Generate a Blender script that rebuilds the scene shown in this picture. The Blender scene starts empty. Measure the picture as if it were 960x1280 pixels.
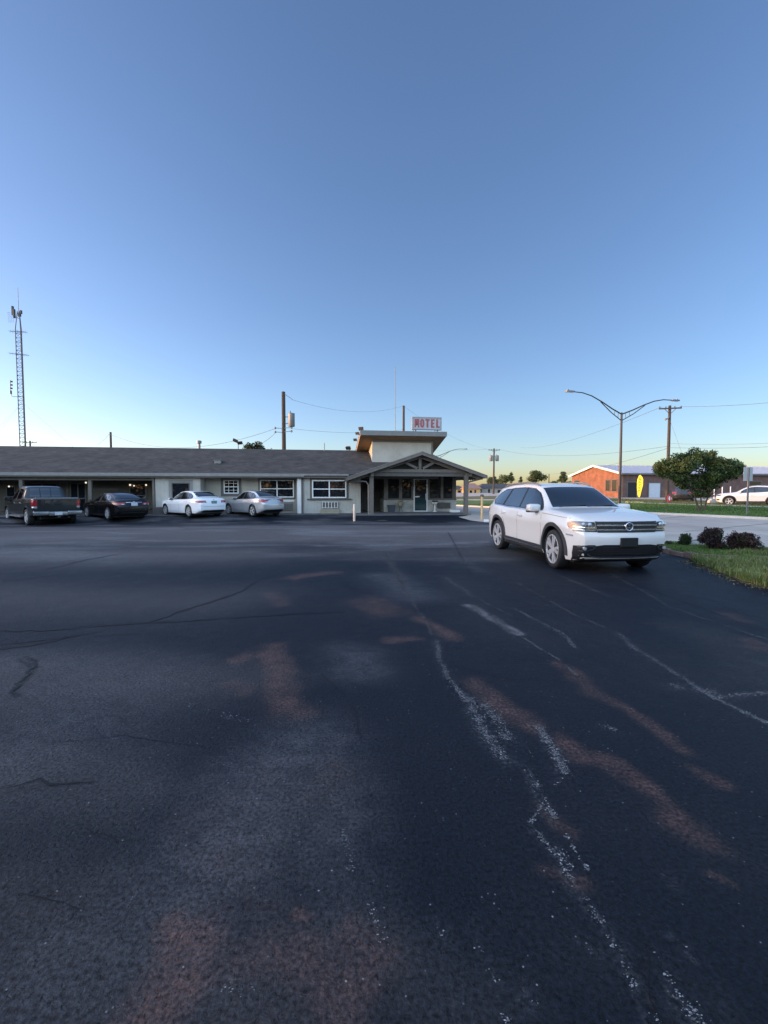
import bpy, bmesh, math, random
import numpy as np
from mathutils import Vector, Matrix
from mathutils.bvhtree import BVHTree
from mathutils.geometry import delaunay_2d_cdt
R = math.radians
rng = np.random.default_rng(7)
random.seed(7)
SC = bpy.context.scene
C = SC.collection

# ------------------------------------------------------------------ camera
FPX, HCAM, HORIZON = 560.0, 1.55, 613.0
PITCH = math.atan((640 - HORIZON) / FPX)
cam = bpy.data.objects.new('camera', bpy.data.cameras.new('camera'))
C.objects.link(cam)
cam.location = (0, 0, HCAM)
cam.rotation_euler = (math.pi / 2 - PITCH, 0, 0)
cam.data.sensor_fit = 'HORIZONTAL'
cam.data.sensor_width = 36
cam.data.lens = 36 * FPX / 960
cam.data.clip_start = 0.05
cam.data.clip_end = 6000
SC.camera = cam

# ------------------------------------------------------------------ light
SUN_EL, SUN_A = R(4.2), R(6)          # sun low on the left, a little beyond the motel
sun_dir = Vector((-math.cos(SUN_A) * math.cos(SUN_EL), math.sin(SUN_A) * math.cos(SUN_EL), math.sin(SUN_EL)))
world = bpy.data.worlds.new("World")
SC.world = world
world.use_nodes = True
wn = world.node_tree.nodes
sky = wn.new('ShaderNodeTexSky')
sky.sky_type = 'NISHITA'
sky.sun_disc = False
sky.sun_elevation = SUN_EL
sky.sun_rotation = -(math.pi / 2 - SUN_A)
sky.altitude = 300
sky.air_density = 0.86
sky.dust_density = 0.92
sky.ozone_density = 2.1
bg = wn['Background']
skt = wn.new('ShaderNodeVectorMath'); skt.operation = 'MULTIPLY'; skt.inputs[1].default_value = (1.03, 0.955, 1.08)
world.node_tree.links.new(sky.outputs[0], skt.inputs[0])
# brightening added to the unseen sky behind the camera, lifting facade and cars
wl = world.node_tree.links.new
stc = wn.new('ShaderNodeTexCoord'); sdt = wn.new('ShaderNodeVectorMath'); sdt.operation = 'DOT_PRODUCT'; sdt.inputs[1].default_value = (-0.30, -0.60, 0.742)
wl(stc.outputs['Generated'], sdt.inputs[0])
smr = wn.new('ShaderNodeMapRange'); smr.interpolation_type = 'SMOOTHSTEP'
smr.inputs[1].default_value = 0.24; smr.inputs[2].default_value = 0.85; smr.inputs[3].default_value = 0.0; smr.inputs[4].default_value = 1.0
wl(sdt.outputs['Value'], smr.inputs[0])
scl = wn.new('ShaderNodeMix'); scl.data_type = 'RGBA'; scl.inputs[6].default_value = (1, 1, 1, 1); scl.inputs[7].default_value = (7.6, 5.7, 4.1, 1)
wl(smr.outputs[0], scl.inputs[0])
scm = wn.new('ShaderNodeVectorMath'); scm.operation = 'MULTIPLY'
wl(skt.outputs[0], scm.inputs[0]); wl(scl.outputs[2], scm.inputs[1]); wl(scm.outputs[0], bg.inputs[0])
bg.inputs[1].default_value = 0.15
sun = bpy.data.objects.new('sun', bpy.data.lights.new('sun', 'SUN'))
C.objects.link(sun)
sun.data.energy = 2.0
sun.data.angle = R(0.6)
sun.data.color = (1.0, 0.50, 0.19)
sun.rotation_euler = sun_dir.to_track_quat('Z', 'Y').to_euler()
vs = SC.view_settings
vs.view_transform = 'Standard'
vs.look = 'None'
vs.gamma = 1
vs.exposure = 1.55
vs.use_curve_mapping = False

# ------------------------------------------------------------------ where things are
def ray(x, y):
    a, b = (x - 480) / FPX, (640 - y) / FPX
    d = Vector((a, math.cos(PITCH) + b * math.sin(PITCH), -math.sin(PITCH) + b * math.cos(PITCH)))
    return d / d.y
def at(x, y, Y):
    return Vector((0, 0, HCAM)) + ray(x, y) * Y
def gp(x, y, z=0.0):
    d = ray(x, y)
    return Vector((0, 0, HCAM)) + d * ((z - HCAM) / d.z)
PHI = R(8.1)
O = Vector((-1.43, 28.0, 0))
UV_ = Vector((math.cos(PHI), math.sin(PHI), 0))
NV = Vector((-math.sin(PHI), math.cos(PHI), 0))
def W(x, y, t):
    """motel frame: the point of the upright plane at depth t seen at x, y -> (s, z)"""
    d = ray(x, y)
    cam0 = Vector((0, 0, HCAM))
    k = ((O - cam0).dot(NV) + t) / d.dot(NV)
    p = cam0 + d * k
    return (p - O).dot(UV_), p.z
def WR(x0, y0, x1, y1, t):
    ym = (y0 + y1) / 2; xm = (x0 + x1) / 2
    return W(x0, ym, t)[0], W(x1, ym, t)[0], W(xm, y1, t)[1], W(xm, y0, t)[1]
def sm(a, b, v):
    k = np.clip((v - a) / (b - a), 0, 1)
    return k * k * (3 - 2 * k)
def gz(x, y):
    x = np.asarray(x, float); y = np.asarray(y, float)
    t = (x - O.x) * NV.x + (y - O.y) * NV.y
    m = -0.13 * sm(-10, -5, t) + 0.21 * sm(-3.3, -1.7, t)
    r = 0.0095 * np.clip(y - 12, 0, 75) * sm(7, 22, x)
    k = sm(4.5, 9.5, x)
    return m * (1 - k) + r * k
def gzf(x, y): return float(gz(x, y))

# ------------------------------------------------------------------ objects
def tag(o, label=None, cat=None, group=None, kind=None):
    if label: o['label'] = label
    if cat: o['category'] = cat
    if group: o['group'] = group
    if kind: o['kind'] = kind
    return o
def thing(name, label, cat, loc=(0, 0, 0), rz=0.0, group=None):
    o = bpy.data.objects.new(name, None)
    C.objects.link(o)
    o.location = loc
    o.rotation_euler = (0, 0, rz)
    o.empty_display_size = 0.2
    return tag(o, label, cat, group)
def copy_tree(o, parent=None):
    c = o.copy(); C.objects.link(c)
    if parent: c.parent = parent
    for ch in list(o.children): copy_tree(ch, c)
    return c

class MB:
    """collects boxes, bars, tubes, lathes and polygons into one mesh"""
    def __init__(s): s.v = []; s.f = []; s.m = []; s.cur = 0
    def add(s, vs_, fs):
        k = len(s.v)
        s.v += [tuple(p) for p in vs_]
        s.f += [tuple(i + k for i in f) for f in fs]
        s.m += [s.cur] * len(fs)
        return s
    def box(s, x0, x1, y0, y1, z0, z1, M=None, bev=0.0):
        if bev > 0:
            bm = bmesh.new()
            bmesh.ops.create_cube(bm, size=1)
            for v in bm.verts:
                v.co = Vector(((x0 + x1) / 2 + v.co.x * (x1 - x0), (y0 + y1) / 2 + v.co.y * (y1 - y0), (z0 + z1) / 2 + v.co.z * (z1 - z0)))
            bmesh.ops.bevel(bm, geom=bm.edges[:], offset=bev, segments=2, affect='EDGES', profile=0.6)
            bm.verts.index_update()
            P = [v.co.copy() for v in bm.verts]; F = [[v.index for v in f.verts] for f in bm.faces]
            bm.free()
        else:
            P = [Vector((x, y, z)) for z in (z0, z1) for y in (y0, y1) for x in (x0, x1)]
            F = [(0, 2, 3, 1), (4, 5, 7, 6), (0, 1, 5, 4), (2, 6, 7, 3), (0, 4, 6, 2), (1, 3, 7, 5)]
        if M: P = [M @ p for p in P]
        return s.add(P, F)
    def bar(s, a, b, w, h, up=(0, 0, 1)):
        a, b = Vector(a), Vector(b)
        d = (b - a).normalized(); up = Vector(up)
        if abs(d.dot(up)) > 0.98: up = Vector((0, 1, 0))
        r = d.cross(up).normalized(); u = r.cross(d)
        P = [p + r * (i * w / 2) + u * (j * h / 2) for p in (a, b) for i, j in ((-1, -1), (1, -1), (1, 1), (-1, 1))]
        return s.add(P, [(0, 1, 2, 3)[::-1], (4, 5, 6, 7), (0, 1, 5, 4), (1, 2, 6, 5), (2, 3, 7, 6), (3, 0, 4, 7)])
    def tube(s, pts, rad, n=8, cap=True):
        pts = [Vector(p) for p in pts]
        if not hasattr(rad, '__len__'): rad = [rad] * len(pts)
        P, F = [], []
        prev = None
        for i, p in enumerate(pts):
            d = (pts[min(i + 1, len(pts) - 1)] - pts[max(i - 1, 0)]).normalized()
            if prev is None:
                r = d.cross(Vector((0, 0, 1)) if abs(d.z) < 0.9 else Vector((0, 1, 0))).normalized()
            else:
                r = (prev - d * prev.dot(d)).normalized()
            prev = r
            u = d.cross(r)
            for k in range(n):
                a = 2 * math.pi * k / n
                P.append(p + (r * math.cos(a) + u * math.sin(a)) * rad[i])
        for i in range(len(pts) - 1):
            for k in range(n):
                F.append((i * n + k, i * n + (k + 1) % n, (i + 1) * n + (k + 1) % n, (i + 1) * n + k))
        if cap:
            F.append(tuple(range(n))[::-1]); F.append(tuple((len(pts) - 1) * n + k for k in range(n)))
        return s.add(P, F)
    def lathe(s, prof, n=24, M=None):
        """prof: (radius, z) about z"""
        P, F = [], []
        for r, z in prof:
            for k in range(n):
                a = 2 * math.pi * k / n
                P.append(Vector((r * math.cos(a), r * math.sin(a), z)))
        for i in range(len(prof) - 1):
            for k in range(n):
                F.append((i * n + k, i * n + (k + 1) % n, (i + 1) * n + (k + 1) % n, (i + 1) * n + k))
        F.append(tuple(range(n))[::-1]); F.append(tuple((len(prof) - 1) * n + k for k in range(n)))
        if M: P = [M @ p for p in P]
        return s.add(P, F)
    def prism(s, poly, d):
        """polygon (3D points) pushed along d"""
        poly = [Vector(p) for p in poly]; d = Vector(d); n = len(poly)
        P = poly + [p + d for p in poly]
        F = [tuple(range(n))[::-1], tuple(range(n, 2 * n))] + [(i, (i + 1) % n, n + (i + 1) % n, n + i) for i in range(n)]
        return s.add(P, F)
    def build(s, name, mat, parent=None, smooth=False, sharp=40):
        me = bpy.data.meshes.new(name)
        me.from_pydata(s.v, [], s.f)
        mats = mat if isinstance(mat, (list, tuple)) else [mat]
        for m in mats: me.materials.append(m)
        if len(mats) > 1: me.polygons.foreach_set('material_index', s.m)
        bm = bmesh.new(); bm.from_mesh(me)
        bmesh.ops.recalc_face_normals(bm, faces=bm.faces)
        if smooth:
            for f in bm.faces: f.smooth = True
            for e in bm.edges:
                if len(e.link_faces) == 2 and e.calc_face_angle(0) > R(sharp): e.smooth = False
        bm.to_mesh(me); bm.free()
        o = bpy.data.objects.new(name, me)
        C.objects.link(o)
        if parent: o.parent = parent
        return o

def np_mesh(name, V, F, mat, parent=None, smooth=False, attrs=None):
    """fast mesh from arrays; F is (n, 3) or (n, 4)"""
    me = bpy.data.meshes.new(name)
    V = np.asarray(V, np.float32); F = np.asarray(F, np.int32)
    n, k = F.shape
    me.vertices.add(len(V)); me.vertices.foreach_set('co', V.ravel())
    me.loops.add(n * k); me.loops.foreach_set('vertex_index', F.ravel())
    me.polygons.add(n); me.polygons.foreach_set('loop_start', np.arange(0, n * k, k, dtype=np.int32))
    if smooth: me.polygons.foreach_set('use_smooth', np.ones(n, bool))
    me.update(calc_edges=True)
    for nm, arr in (attrs or {}).items():
        a = me.color_attributes.new(nm, 'FLOAT_COLOR', 'POINT')
        a.data.foreach_set('color', np.asarray(arr, np.float32).ravel())
    me.materials.append(mat)
    o = bpy.data.objects.new(name, me)
    C.objects.link(o)
    if parent: o.parent = parent
    return o

def cdt(poly, step, aspect=1.0):
    """triangulate a 2D polygon with inner points every `step`"""
    pts = []
    n = len(poly)
    for i in range(n):
        a, b = Vector(poly[i][:2]), Vector(poly[(i + 1) % n][:2])
        m = max(1, int((b - a).length / step))
        for k in range(m): pts.append(a.lerp(b, k / m))
    nb = len(pts)
    P = np.array([[p.x, p.y] for p in pts])
    lo, hi = P.min(0), P.max(0)
    gx = np.arange(lo[0] + step * .5, hi[0], step); gy = np.arange(lo[1] + step * .5, hi[1], step)
    if len(gx) and len(gy):
        X, Y = np.meshgrid(gx, gy); Q = np.stack([X.ravel(), Y.ravel()], 1)
        ins = np.zeros(len(Q), bool)
        x1, y1 = P[:, 0], P[:, 1]; x2, y2 = np.roll(x1, -1), np.roll(y1, -1)
        dmin = np.full(len(Q), 1e9)
        for j in range(nb):
            c = (y1[j] > Q[:, 1]) != (y2[j] > Q[:, 1])
            xx = (x2[j] - x1[j]) * (Q[:, 1] - y1[j]) / ((y2[j] - y1[j]) or 1e-9) + x1[j]
            ins ^= c & (Q[:, 0] < xx)
            dmin = np.minimum(dmin, (Q[:, 0] - x1[j]) ** 2 + (Q[:, 1] - y1[j]) ** 2)
        Q = Q[ins & (dmin > (step * .35) ** 2)]
        pts += [Vector(q) for q in Q]
    r = delaunay_2d_cdt([Vector((p.x, p.y)) for p in pts], [], [list(range(nb))], 1, 1e-6)
    return [(v.x, v.y) for v in r[0]], [tuple(f) for f in r[2]]

def sheet(name, poly, step, lift, mat, kind='structure', skirt=0.0, zf=None):
    v, f = cdt(poly, step)
    zf = zf or gzf
    V = [(x, y, zf(x, y) + lift) for x, y in v]
    mb = MB(); mb.add(V, f)
    if skirt:
        n = len(poly)
        for i in range(n):
            a, b = poly[i], poly[(i + 1) % n]
            m = max(1, int(math.dist(a[:2], b[:2]) / step))
            q = [(a[0] + (b[0] - a[0]) * k / m, a[1] + (b[1] - a[1]) * k / m) for k in range(m + 1)]
            P = [(x, y, zf(x, y) + lift) for x, y in q] + [(x, y, zf(x, y) + lift - skirt) for x, y in q]
            mb.add(P, [(k, k + 1, m + 2 + k, m + 1 + k) for k in range(m)])
    o = mb.build(name, mat)
    if kind: o['kind'] = kind
    return o

# numpy value noise
def vnoise(x, y, seed=0):
    xi = np.floor(x).astype(np.int64); yi = np.floor(y).astype(np.int64)
    fx, fy = x - xi, y - yi
    fx = fx * fx * (3 - 2 * fx); fy = fy * fy * (3 - 2 * fy)
    def h(a, b):
        n = (a * 374761393 + b * 668265263 + seed * 1442695041) & 0x7fffffff
        n = ((n ^ (n >> 13)) * 1274126177) & 0x7fffffff
        return ((n ^ (n >> 16)) & 0xffff) / 65535.0
    return (h(xi, yi) * (1 - fx) + h(xi + 1, yi) * fx) * (1 - fy) + (h(xi, yi + 1) * (1 - fx) + h(xi + 1, yi + 1) * fx) * fy
def fbm(x, y, seed=0, o=4):
    s, a, t = 0, 0.5, 0
    for k in range(o):
        s = s + a * vnoise(x * 2 ** k, y * 2 ** k, seed + k); t += a; a *= 0.5
    return s / t

# ------------------------------------------------------------------ materials
def mat(name, col, rough=0.7, metal=0.0, spec=0.5, var=0.0, vscale=3.0, bump=0.0, bscale=40.0, coat=0.0, emit=None, estr=0.0, vcol2=None, space='Object'):
    m = bpy.data.materials.new(name); m.use_nodes = True
    nt = m.node_tree; b = nt.nodes['Principled BSDF']; L = nt.links.new
    b.inputs['Base Color'].default_value = (*col, 1)
    b.inputs['Roughness'].default_value = rough
    b.inputs['Metallic'].default_value = metal
    b.inputs['Specular IOR Level'].default_value = spec
    b.inputs['Coat Weight'].default_value = coat
    b.inputs['Coat Roughness'].default_value = 0.04
    if emit:
        b.inputs['Emission Color'].default_value = (*emit, 1); b.inputs['Emission Strength'].default_value = estr
    if var or bump:
        tc = nt.nodes.new('ShaderNodeTexCoord')
    if var:
        n = nt.nodes.new('ShaderNodeTexNoise'); n.inputs['Scale'].default_value = vscale; n.inputs['Detail'].default_value = 6; n.inputs['Roughness'].default_value = 0.65
        L(tc.outputs[space], n.inputs['Vector'])
        r = nt.nodes.new('ShaderNodeValToRGB')
        r.color_ramp.elements[0].position = 0.3; r.color_ramp.elements[1].position = 0.7
        c0 = [c * (1 - var) for c in col]; c1 = vcol2 or [min(1, c * (1 + var)) for c in col]
        r.color_ramp.elements[0].color = (*c0, 1); r.color_ramp.elements[1].color = (*c1, 1)
        L(n.outputs['Fac'], r.inputs[0]); L(r.outputs[0], b.inputs['Base Color'])
    if bump:
        n2 = nt.nodes.new('ShaderNodeTexNoise'); n2.inputs['Scale'].default_value = bscale; n2.inputs['Detail'].default_value = 4
        L(tc.outputs[space], n2.inputs['Vector'])
        bp = nt.nodes.new('ShaderNodeBump'); bp.inputs['Strength'].default_value = bump; bp.inputs['Distance'].default_value = 0.02
        L(n2.outputs['Fac'], bp.inputs['Height']); L(bp.outputs[0], b.inputs['Normal'])
    return m
def brick_mat(name, c1, c2, mortar, w, h, rough=0.85, axis='xz', ms=0.012, bump=0.4):
    m = mat(name, c1, rough); nt = m.node_tree; L = nt.links.new; b = nt.nodes['Principled BSDF']
    tc = nt.nodes.new('ShaderNodeTexCoord'); sx = nt.nodes.new('ShaderNodeSeparateXYZ'); cx = nt.nodes.new('ShaderNodeCombineXYZ')
    L(tc.outputs['Object'], sx.inputs[0])
    L(sx.outputs[axis[0].upper()], cx.inputs[0]); L(sx.outputs[axis[1].upper()], cx.inputs[1])
    t = nt.nodes.new('ShaderNodeTexBrick')
    t.inputs['Color1'].default_value = (*c1, 1); t.inputs['Color2'].default_value = (*c2, 1); t.inputs['Mortar'].default_value = (*mortar, 1)
    t.inputs['Scale'].default_value = 1; t.inputs['Brick Width'].default_value = w; t.inputs['Row Height'].default_value = h
    t.inputs['Mortar Size'].default_value = ms; t.inputs['Bias'].default_value = 0.0
    L(cx.outputs[0], t.inputs['Vector'])
    n = nt.nodes.new('ShaderNodeTexNoise'); n.inputs['Scale'].default_value = 1.3; n.inputs['Detail'].default_value = 8
    L(tc.outputs['Object'], n.inputs['Vector'])
    mp = nt.nodes.new('ShaderNodeMapRange'); mp.inputs[1].default_value = 0.3; mp.inputs[2].default_value = 0.7; mp.inputs[3].default_value = 0.72; mp.inputs[4].default_value = 1.25
    L(n.outputs['Fac'], mp.inputs[0])
    mx = nt.nodes.new('ShaderNodeVectorMath'); mx.operation = 'SCALE'
    L(t.outputs['Color'], mx.inputs[0]); L(mp.outputs[0], mx.inputs['Scale'])
    L(mx.outputs[0], b.inputs['Base Color'])
    bp = nt.nodes.new('ShaderNodeBump'); bp.inputs['Strength'].default_value = bump; bp.inputs['Distance'].default_value = 0.01; bp.invert = True
    L(t.outputs['Fac'], bp.inputs['Height']); L(bp.outputs[0], b.inputs['Normal'])
    return m
def siding_mat(name, col, pitch=0.2, var=0.12):
    m = mat(name, col, 0.75, var=var, vscale=1.2); nt = m.node_tree; L = nt.links.new; b = nt.nodes['Principled BSDF']
    tc = nt.nodes.new('ShaderNodeTexCoord'); sx = nt.nodes.new('ShaderNodeSeparateXYZ'); L(tc.outputs['Object'], sx.inputs[0])
    ad = nt.nodes.new('ShaderNodeMath'); ad.operation = 'ADD'; L(sx.outputs['X'], ad.inputs[0]); L(sx.outputs['Y'], ad.inputs[1])
    md = nt.nodes.new('ShaderNodeMath'); md.operation = 'PINGPONG'; md.inputs[1].default_value = pitch / 2; L(ad.outputs[0], md.inputs[0])
    lt = nt.nodes.new('ShaderNodeMath'); lt.operation = 'GREATER_THAN'; lt.inputs[1].default_value = 0.012; L(md.outputs[0], lt.inputs[0])
    bp = nt.nodes.new('ShaderNodeBump'); bp.inputs['Strength'].default_value = 0.9; bp.inputs['Distance'].default_value = 0.012
    L(lt.outputs[0], bp.inputs['Height']); L(bp.outputs[0], b.inputs['Normal'])
    return m
def shingle_mat(name, c1, c2):
    m = brick_mat(name, c1, c2, [c * 0.55 for c in c1], 0.30, 0.14, 0.9, 'xy', 0.01, 0.6)
    return m
def vcol_mat(name, rough=0.6, trans=0.0, spec=0.3):
    m = mat(name, (0.1, 0.1, 0.1), rough, spec=spec); nt = m.node_tree
    a = nt.nodes.new('ShaderNodeVertexColor'); a.layer_name = 'tint'
    nt.links.new(a.outputs['Color'], nt.nodes['Principled BSDF'].inputs['Base Color'])
    return m
M = dict(
    wall=siding_mat('painted siding', (0.43, 0.41, 0.36)),
    stucco=mat('taupe stucco', (0.38, 0.345, 0.285), 0.85, var=0.08, vscale=1.5, bump=0.15, bscale=90),
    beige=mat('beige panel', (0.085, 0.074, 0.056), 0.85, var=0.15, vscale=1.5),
    trim=mat('taupe trim', (0.105, 0.095, 0.088), 0.7, var=0.15, vscale=4),
    post=mat('grey brown timber', (0.135, 0.118, 0.102), 0.75, var=0.18, vscale=5),
    fascia=mat('weathered fascia', (0.22, 0.21, 0.20), 0.7, var=0.15, vscale=3),
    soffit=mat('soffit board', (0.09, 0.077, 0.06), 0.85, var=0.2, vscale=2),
    dark=mat('dark void', (0.012, 0.012, 0.014), 0.8),
    white=mat('white vinyl', (0.72, 0.71, 0.68), 0.5, var=0.05),
    glass=mat('window glass', (0.010, 0.013, 0.018), 0.03, spec=0.6),
    doorw=mat('white door metal', (0.62, 0.62, 0.60), 0.4),
    shingle=shingle_mat('asphalt shingle', (0.070, 0.058, 0.051), (0.036, 0.031, 0.028)),
    metalroof=mat('pale metal roofing', (0.42, 0.45, 0.52), 0.4, 0.3, var=0.08),
    galv=mat('galvanised steel', (0.20, 0.205, 0.215), 0.55, 0.5, var=0.1, vscale=6),
    darkmetal=mat('dark bronze metal', (0.055, 0.048, 0.045), 0.5, 0.4),
    pole=mat('weathered wood pole', (0.055, 0.040, 0.030), 0.85, var=0.25, vscale=6),
    brick=brick_mat('sunlit brick', (0.26, 0.088, 0.038), (0.17, 0.052, 0.025), (0.22, 0.12, 0.08), 0.24, 0.085, axis='yz'),  # one brick with the side wall; sunlit warmth put into the colour
    brick_shade=brick_mat('shaded brick', (0.125, 0.060, 0.048), (0.085, 0.042, 0.036), (0.13, 0.10, 0.09), 0.24, 0.085, axis='xz'),  # same brick, shade of the long side put into the colour
    concrete=mat('pale concrete', (0.46, 0.44, 0.40), 0.85, var=0.14, vscale=0.8, bump=0.1, bscale=60),
    slab=mat('porch concrete', (0.105, 0.10, 0.105), 0.85, var=0.3, vscale=1.6, bump=0.15, bscale=50),
    bark=mat('bark', (0.10, 0.075, 0.055), 0.9, var=0.3, vscale=12, bump=0.4, bscale=30),
    leaf=vcol_mat('leaf', 0.55),
    grassblade=vcol_mat('grass blade', 0.6),
    rubber=mat('tyre rubber', (0.018, 0.018, 0.019), 0.75),
    blackplastic=mat('black plastic', (0.016, 0.016, 0.017), 0.45, var=0.2, vscale=8),
    cladding=mat('grey plastic cladding', (0.035, 0.035, 0.037), 0.6),
    chrome=mat('chrome', (0.70, 0.73, 0.77), 0.26, 1.0),
    alloy=mat('machined alloy', (0.62, 0.61, 0.60), 0.32, 0.45),
    alloydark=mat('dark alloy', (0.10, 0.10, 0.105), 0.4, 0.6),  # dark grey metal of the brake discs
    carglass=mat('tinted car glass', (0.006, 0.008, 0.010), 0.02, spec=1.0, coat=1.0),
    redlens=mat('red lens', (0.30, 0.012, 0.016), 0.12, spec=0.6, coat=0.6),
    clearlens=mat('clear lens', (0.50, 0.52, 0.55), 0.08, 0.4, coat=0.8),
    amber=mat('amber lens', (0.55, 0.20, 0.07), 0.15, coat=0.5),
    bluish=mat('smoked headlamp', (0.05, 0.06, 0.075), 0.06, coat=1.0),
    plate=mat('number plate', (0.62, 0.64, 0.66), 0.4, var=0.15, vscale=14),
    wire=mat('cable sheath', (0.10, 0.10, 0.11), 0.6),
    lampglow=mat('lit globe', (0.9, 0.85, 0.75), 0.4, emit=(1.0, 0.86, 0.70), estr=0.4),
    tan=mat('tan plastic', (0.30, 0.26, 0.185), 0.6, var=0.1),
    binblue=mat('dark blue grey plastic', (0.045, 0.05, 0.065), 0.5),
    signwhite=mat('sign panel white', (0.37, 0.37, 0.40), 0.45, var=0.06, vscale=3),
    signred=mat('faded red lettering', (0.27, 0.075, 0.08), 0.55, var=0.12, vscale=8),
    signframe=mat('sign frame grey', (0.26, 0.27, 0.30), 0.5, 0.3),
    yellow=mat('yellow flag cloth', (0.85, 0.66, 0.04), 0.7, var=0.08),
    olive=mat('dark olive print', (0.10, 0.09, 0.02), 0.7),
    yellowpaint=mat('faded yellow paint', (0.56, 0.37, 0.17), 0.65, var=0.15, vscale=8),
    pinkpaint=mat('faded cream paint', (0.74, 0.56, 0.42), 0.65, var=0.15, vscale=8),
    red=mat('red paint', (0.45, 0.03, 0.04), 0.4),
)
# ================================================================== ground, lot, road
SKIRT_G = mat('dry ground', (0.10, 0.085, 0.05), 0.95, var=0.3, vscale=0.3, bump=0.3, bscale=8)
def ground_sheet():
    xs = np.concatenate([[-3000, -900, -300, -150], np.arange(-100, 101, 4.0), [150, 300, 900, 3000]])
    ys = np.concatenate([[-900, -200, -40], np.arange(-10, 121, 4.0), [160, 300, 900, 4000]])
    X, Y = np.meshgrid(xs, ys)
    V = np.stack([X.ravel(), Y.ravel(), (gz(X, Y) - 0.12).ravel()], 1)
    n = len(xs); i, j = np.meshgrid(np.arange(n - 1), np.arange(len(ys) - 1)); k = (j * n + i).ravel()
    return np_mesh('ground', V, np.stack([k, k + 1, k + n + 1, k + n], 1), SKIRT_G, smooth=True)
ground_sheet()['kind'] = 'structure'

# ---- asphalt with its stains, worn lines and cracks (all fixed to the pavement)
def P2(pts): return [tuple(gp(x, y)[:2]) for x, y in pts]
rust = [  # pixel path in the photograph -> ground, width in m, strength
    ([(342, 812), (347, 850), (358, 893)], .17, .75), ([(300, 824), (312, 820)], .12, .7), ([(285, 855), (300, 862)], .15, .45),
    ([(252, 1165), (232, 1205), (195, 1275)], .10, 1.5), ([(225, 1150), (265, 1180)], .10, .8), ([(300, 1200), (420, 1250), (470, 1190)], .14, .45), ([(700, 1100), (740, 1110)], .06, .4), ([(365, 722), (415, 716)], .25, .8), ([(340, 742), (352, 757)], .22, .45), ([(462, 752), (478, 764)], .4, .55),
    ([(522, 773), (563, 798)], .13, .85), ([(488, 802), (520, 797)], .10, .7), ([(584, 852), (610, 872), (658, 905)], .13, .85),
    ([(703, 927), (727, 948)], .11, .8), ([(700, 830), (745, 865), (850, 932)], .10, .58), ([(750, 950), (820, 1000), (890, 1055)], .10, .62), ([(862, 1025), (895, 1062)], .06, .7),
    ([(366, 1156), (376, 1165)], .02, 1.4), ([(930, 800), (950, 812)], .15, .5), ([(905, 768), (925, 775)], .2, .4), ([(690, 1010), (725, 1035)], .07, .5),
    ([(455, 1180), (470, 1230)], .08, .5), ([(885, 1100), (903, 1112)], .03, .6), ([(430, 960), (400, 1000)], .15, .22), ([(870, 960), (905, 980)], .06, .4), ([(300, 985), (270, 1100), (330, 1230)], .30, .22)]
white = [
    ([(545, 800), (552, 830), (560, 850)], .05, .65), ([(583, 872), (592, 895), (604, 920), (628, 950)], .08, .95), ([(600, 880), (640, 925)], .10, .5), ([(668, 905), (685, 930), (706, 968)], .055, 1.1),
    ([(652, 958), (672, 985), (692, 1024)], .035, 1.1), ([(662, 1030), (692, 1070), (720, 1110), (750, 1155), (766, 1187), (800, 1250), (828, 1290)], .026, 1.15), ([(690, 1060), (712, 1090)], .05, .7),
    ([(862, 855), (895, 875), (960, 905), (1030, 935)], .045, .9), ([(895, 874), (960, 865)], .06, .45), ([(840, 860), (900, 868)], .12, .4), ([(556, 722), (575, 735), (592, 746)], .10, .45),
    ([(770, 790), (800, 815), (850, 845)], .06, .45), ([(838, 1168), (873, 1198)], .018, .8), ([(842, 1245), (880, 1290)], .05, .8), ([(655, 1240), (668, 1262)], .04, .6), ([(536, 1140), (555, 1180)], .03, .5), ([(590, 1160), (600, 1200), (620, 1232)], .03, .5),
    ([(725, 1180), (752, 1200)], .02, .7), ([(830, 1095), (850, 1110)], .03, .6), ([(480, 690), (495, 715), (505, 732)], .18, .5), ([(560, 690), (585, 705), (600, 715)], .25, .45), ([(700, 720), (760, 745)], .08, .35), ([(640, 760), (700, 790), (720, 810)], .05, .35), ([(270, 1235), (320, 1245)], .04, .3), ([(745, 905), (770, 915)], .06, .4)]
pale = [
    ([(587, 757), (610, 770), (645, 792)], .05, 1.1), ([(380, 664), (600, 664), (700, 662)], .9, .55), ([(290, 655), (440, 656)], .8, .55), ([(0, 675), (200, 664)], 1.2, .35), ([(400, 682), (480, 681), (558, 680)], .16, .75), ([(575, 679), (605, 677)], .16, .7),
    ([(0, 690), (150, 700)], 1.2, .22), ([(440, 815), (450, 840)], .25, .25), ([(425, 1000), (390, 1100)], .22, .2), ([(0, 840), (120, 870), (60, 930)], .7, .22), ([(130, 660), (280, 655)], .5, .5), ([(385, 935), (300, 1000), (240, 1120)], .33, .30), ([(480, 720), (520, 745)], .35, .3), ([(60, 1240), (130, 1200)], .25, .18)]
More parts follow.
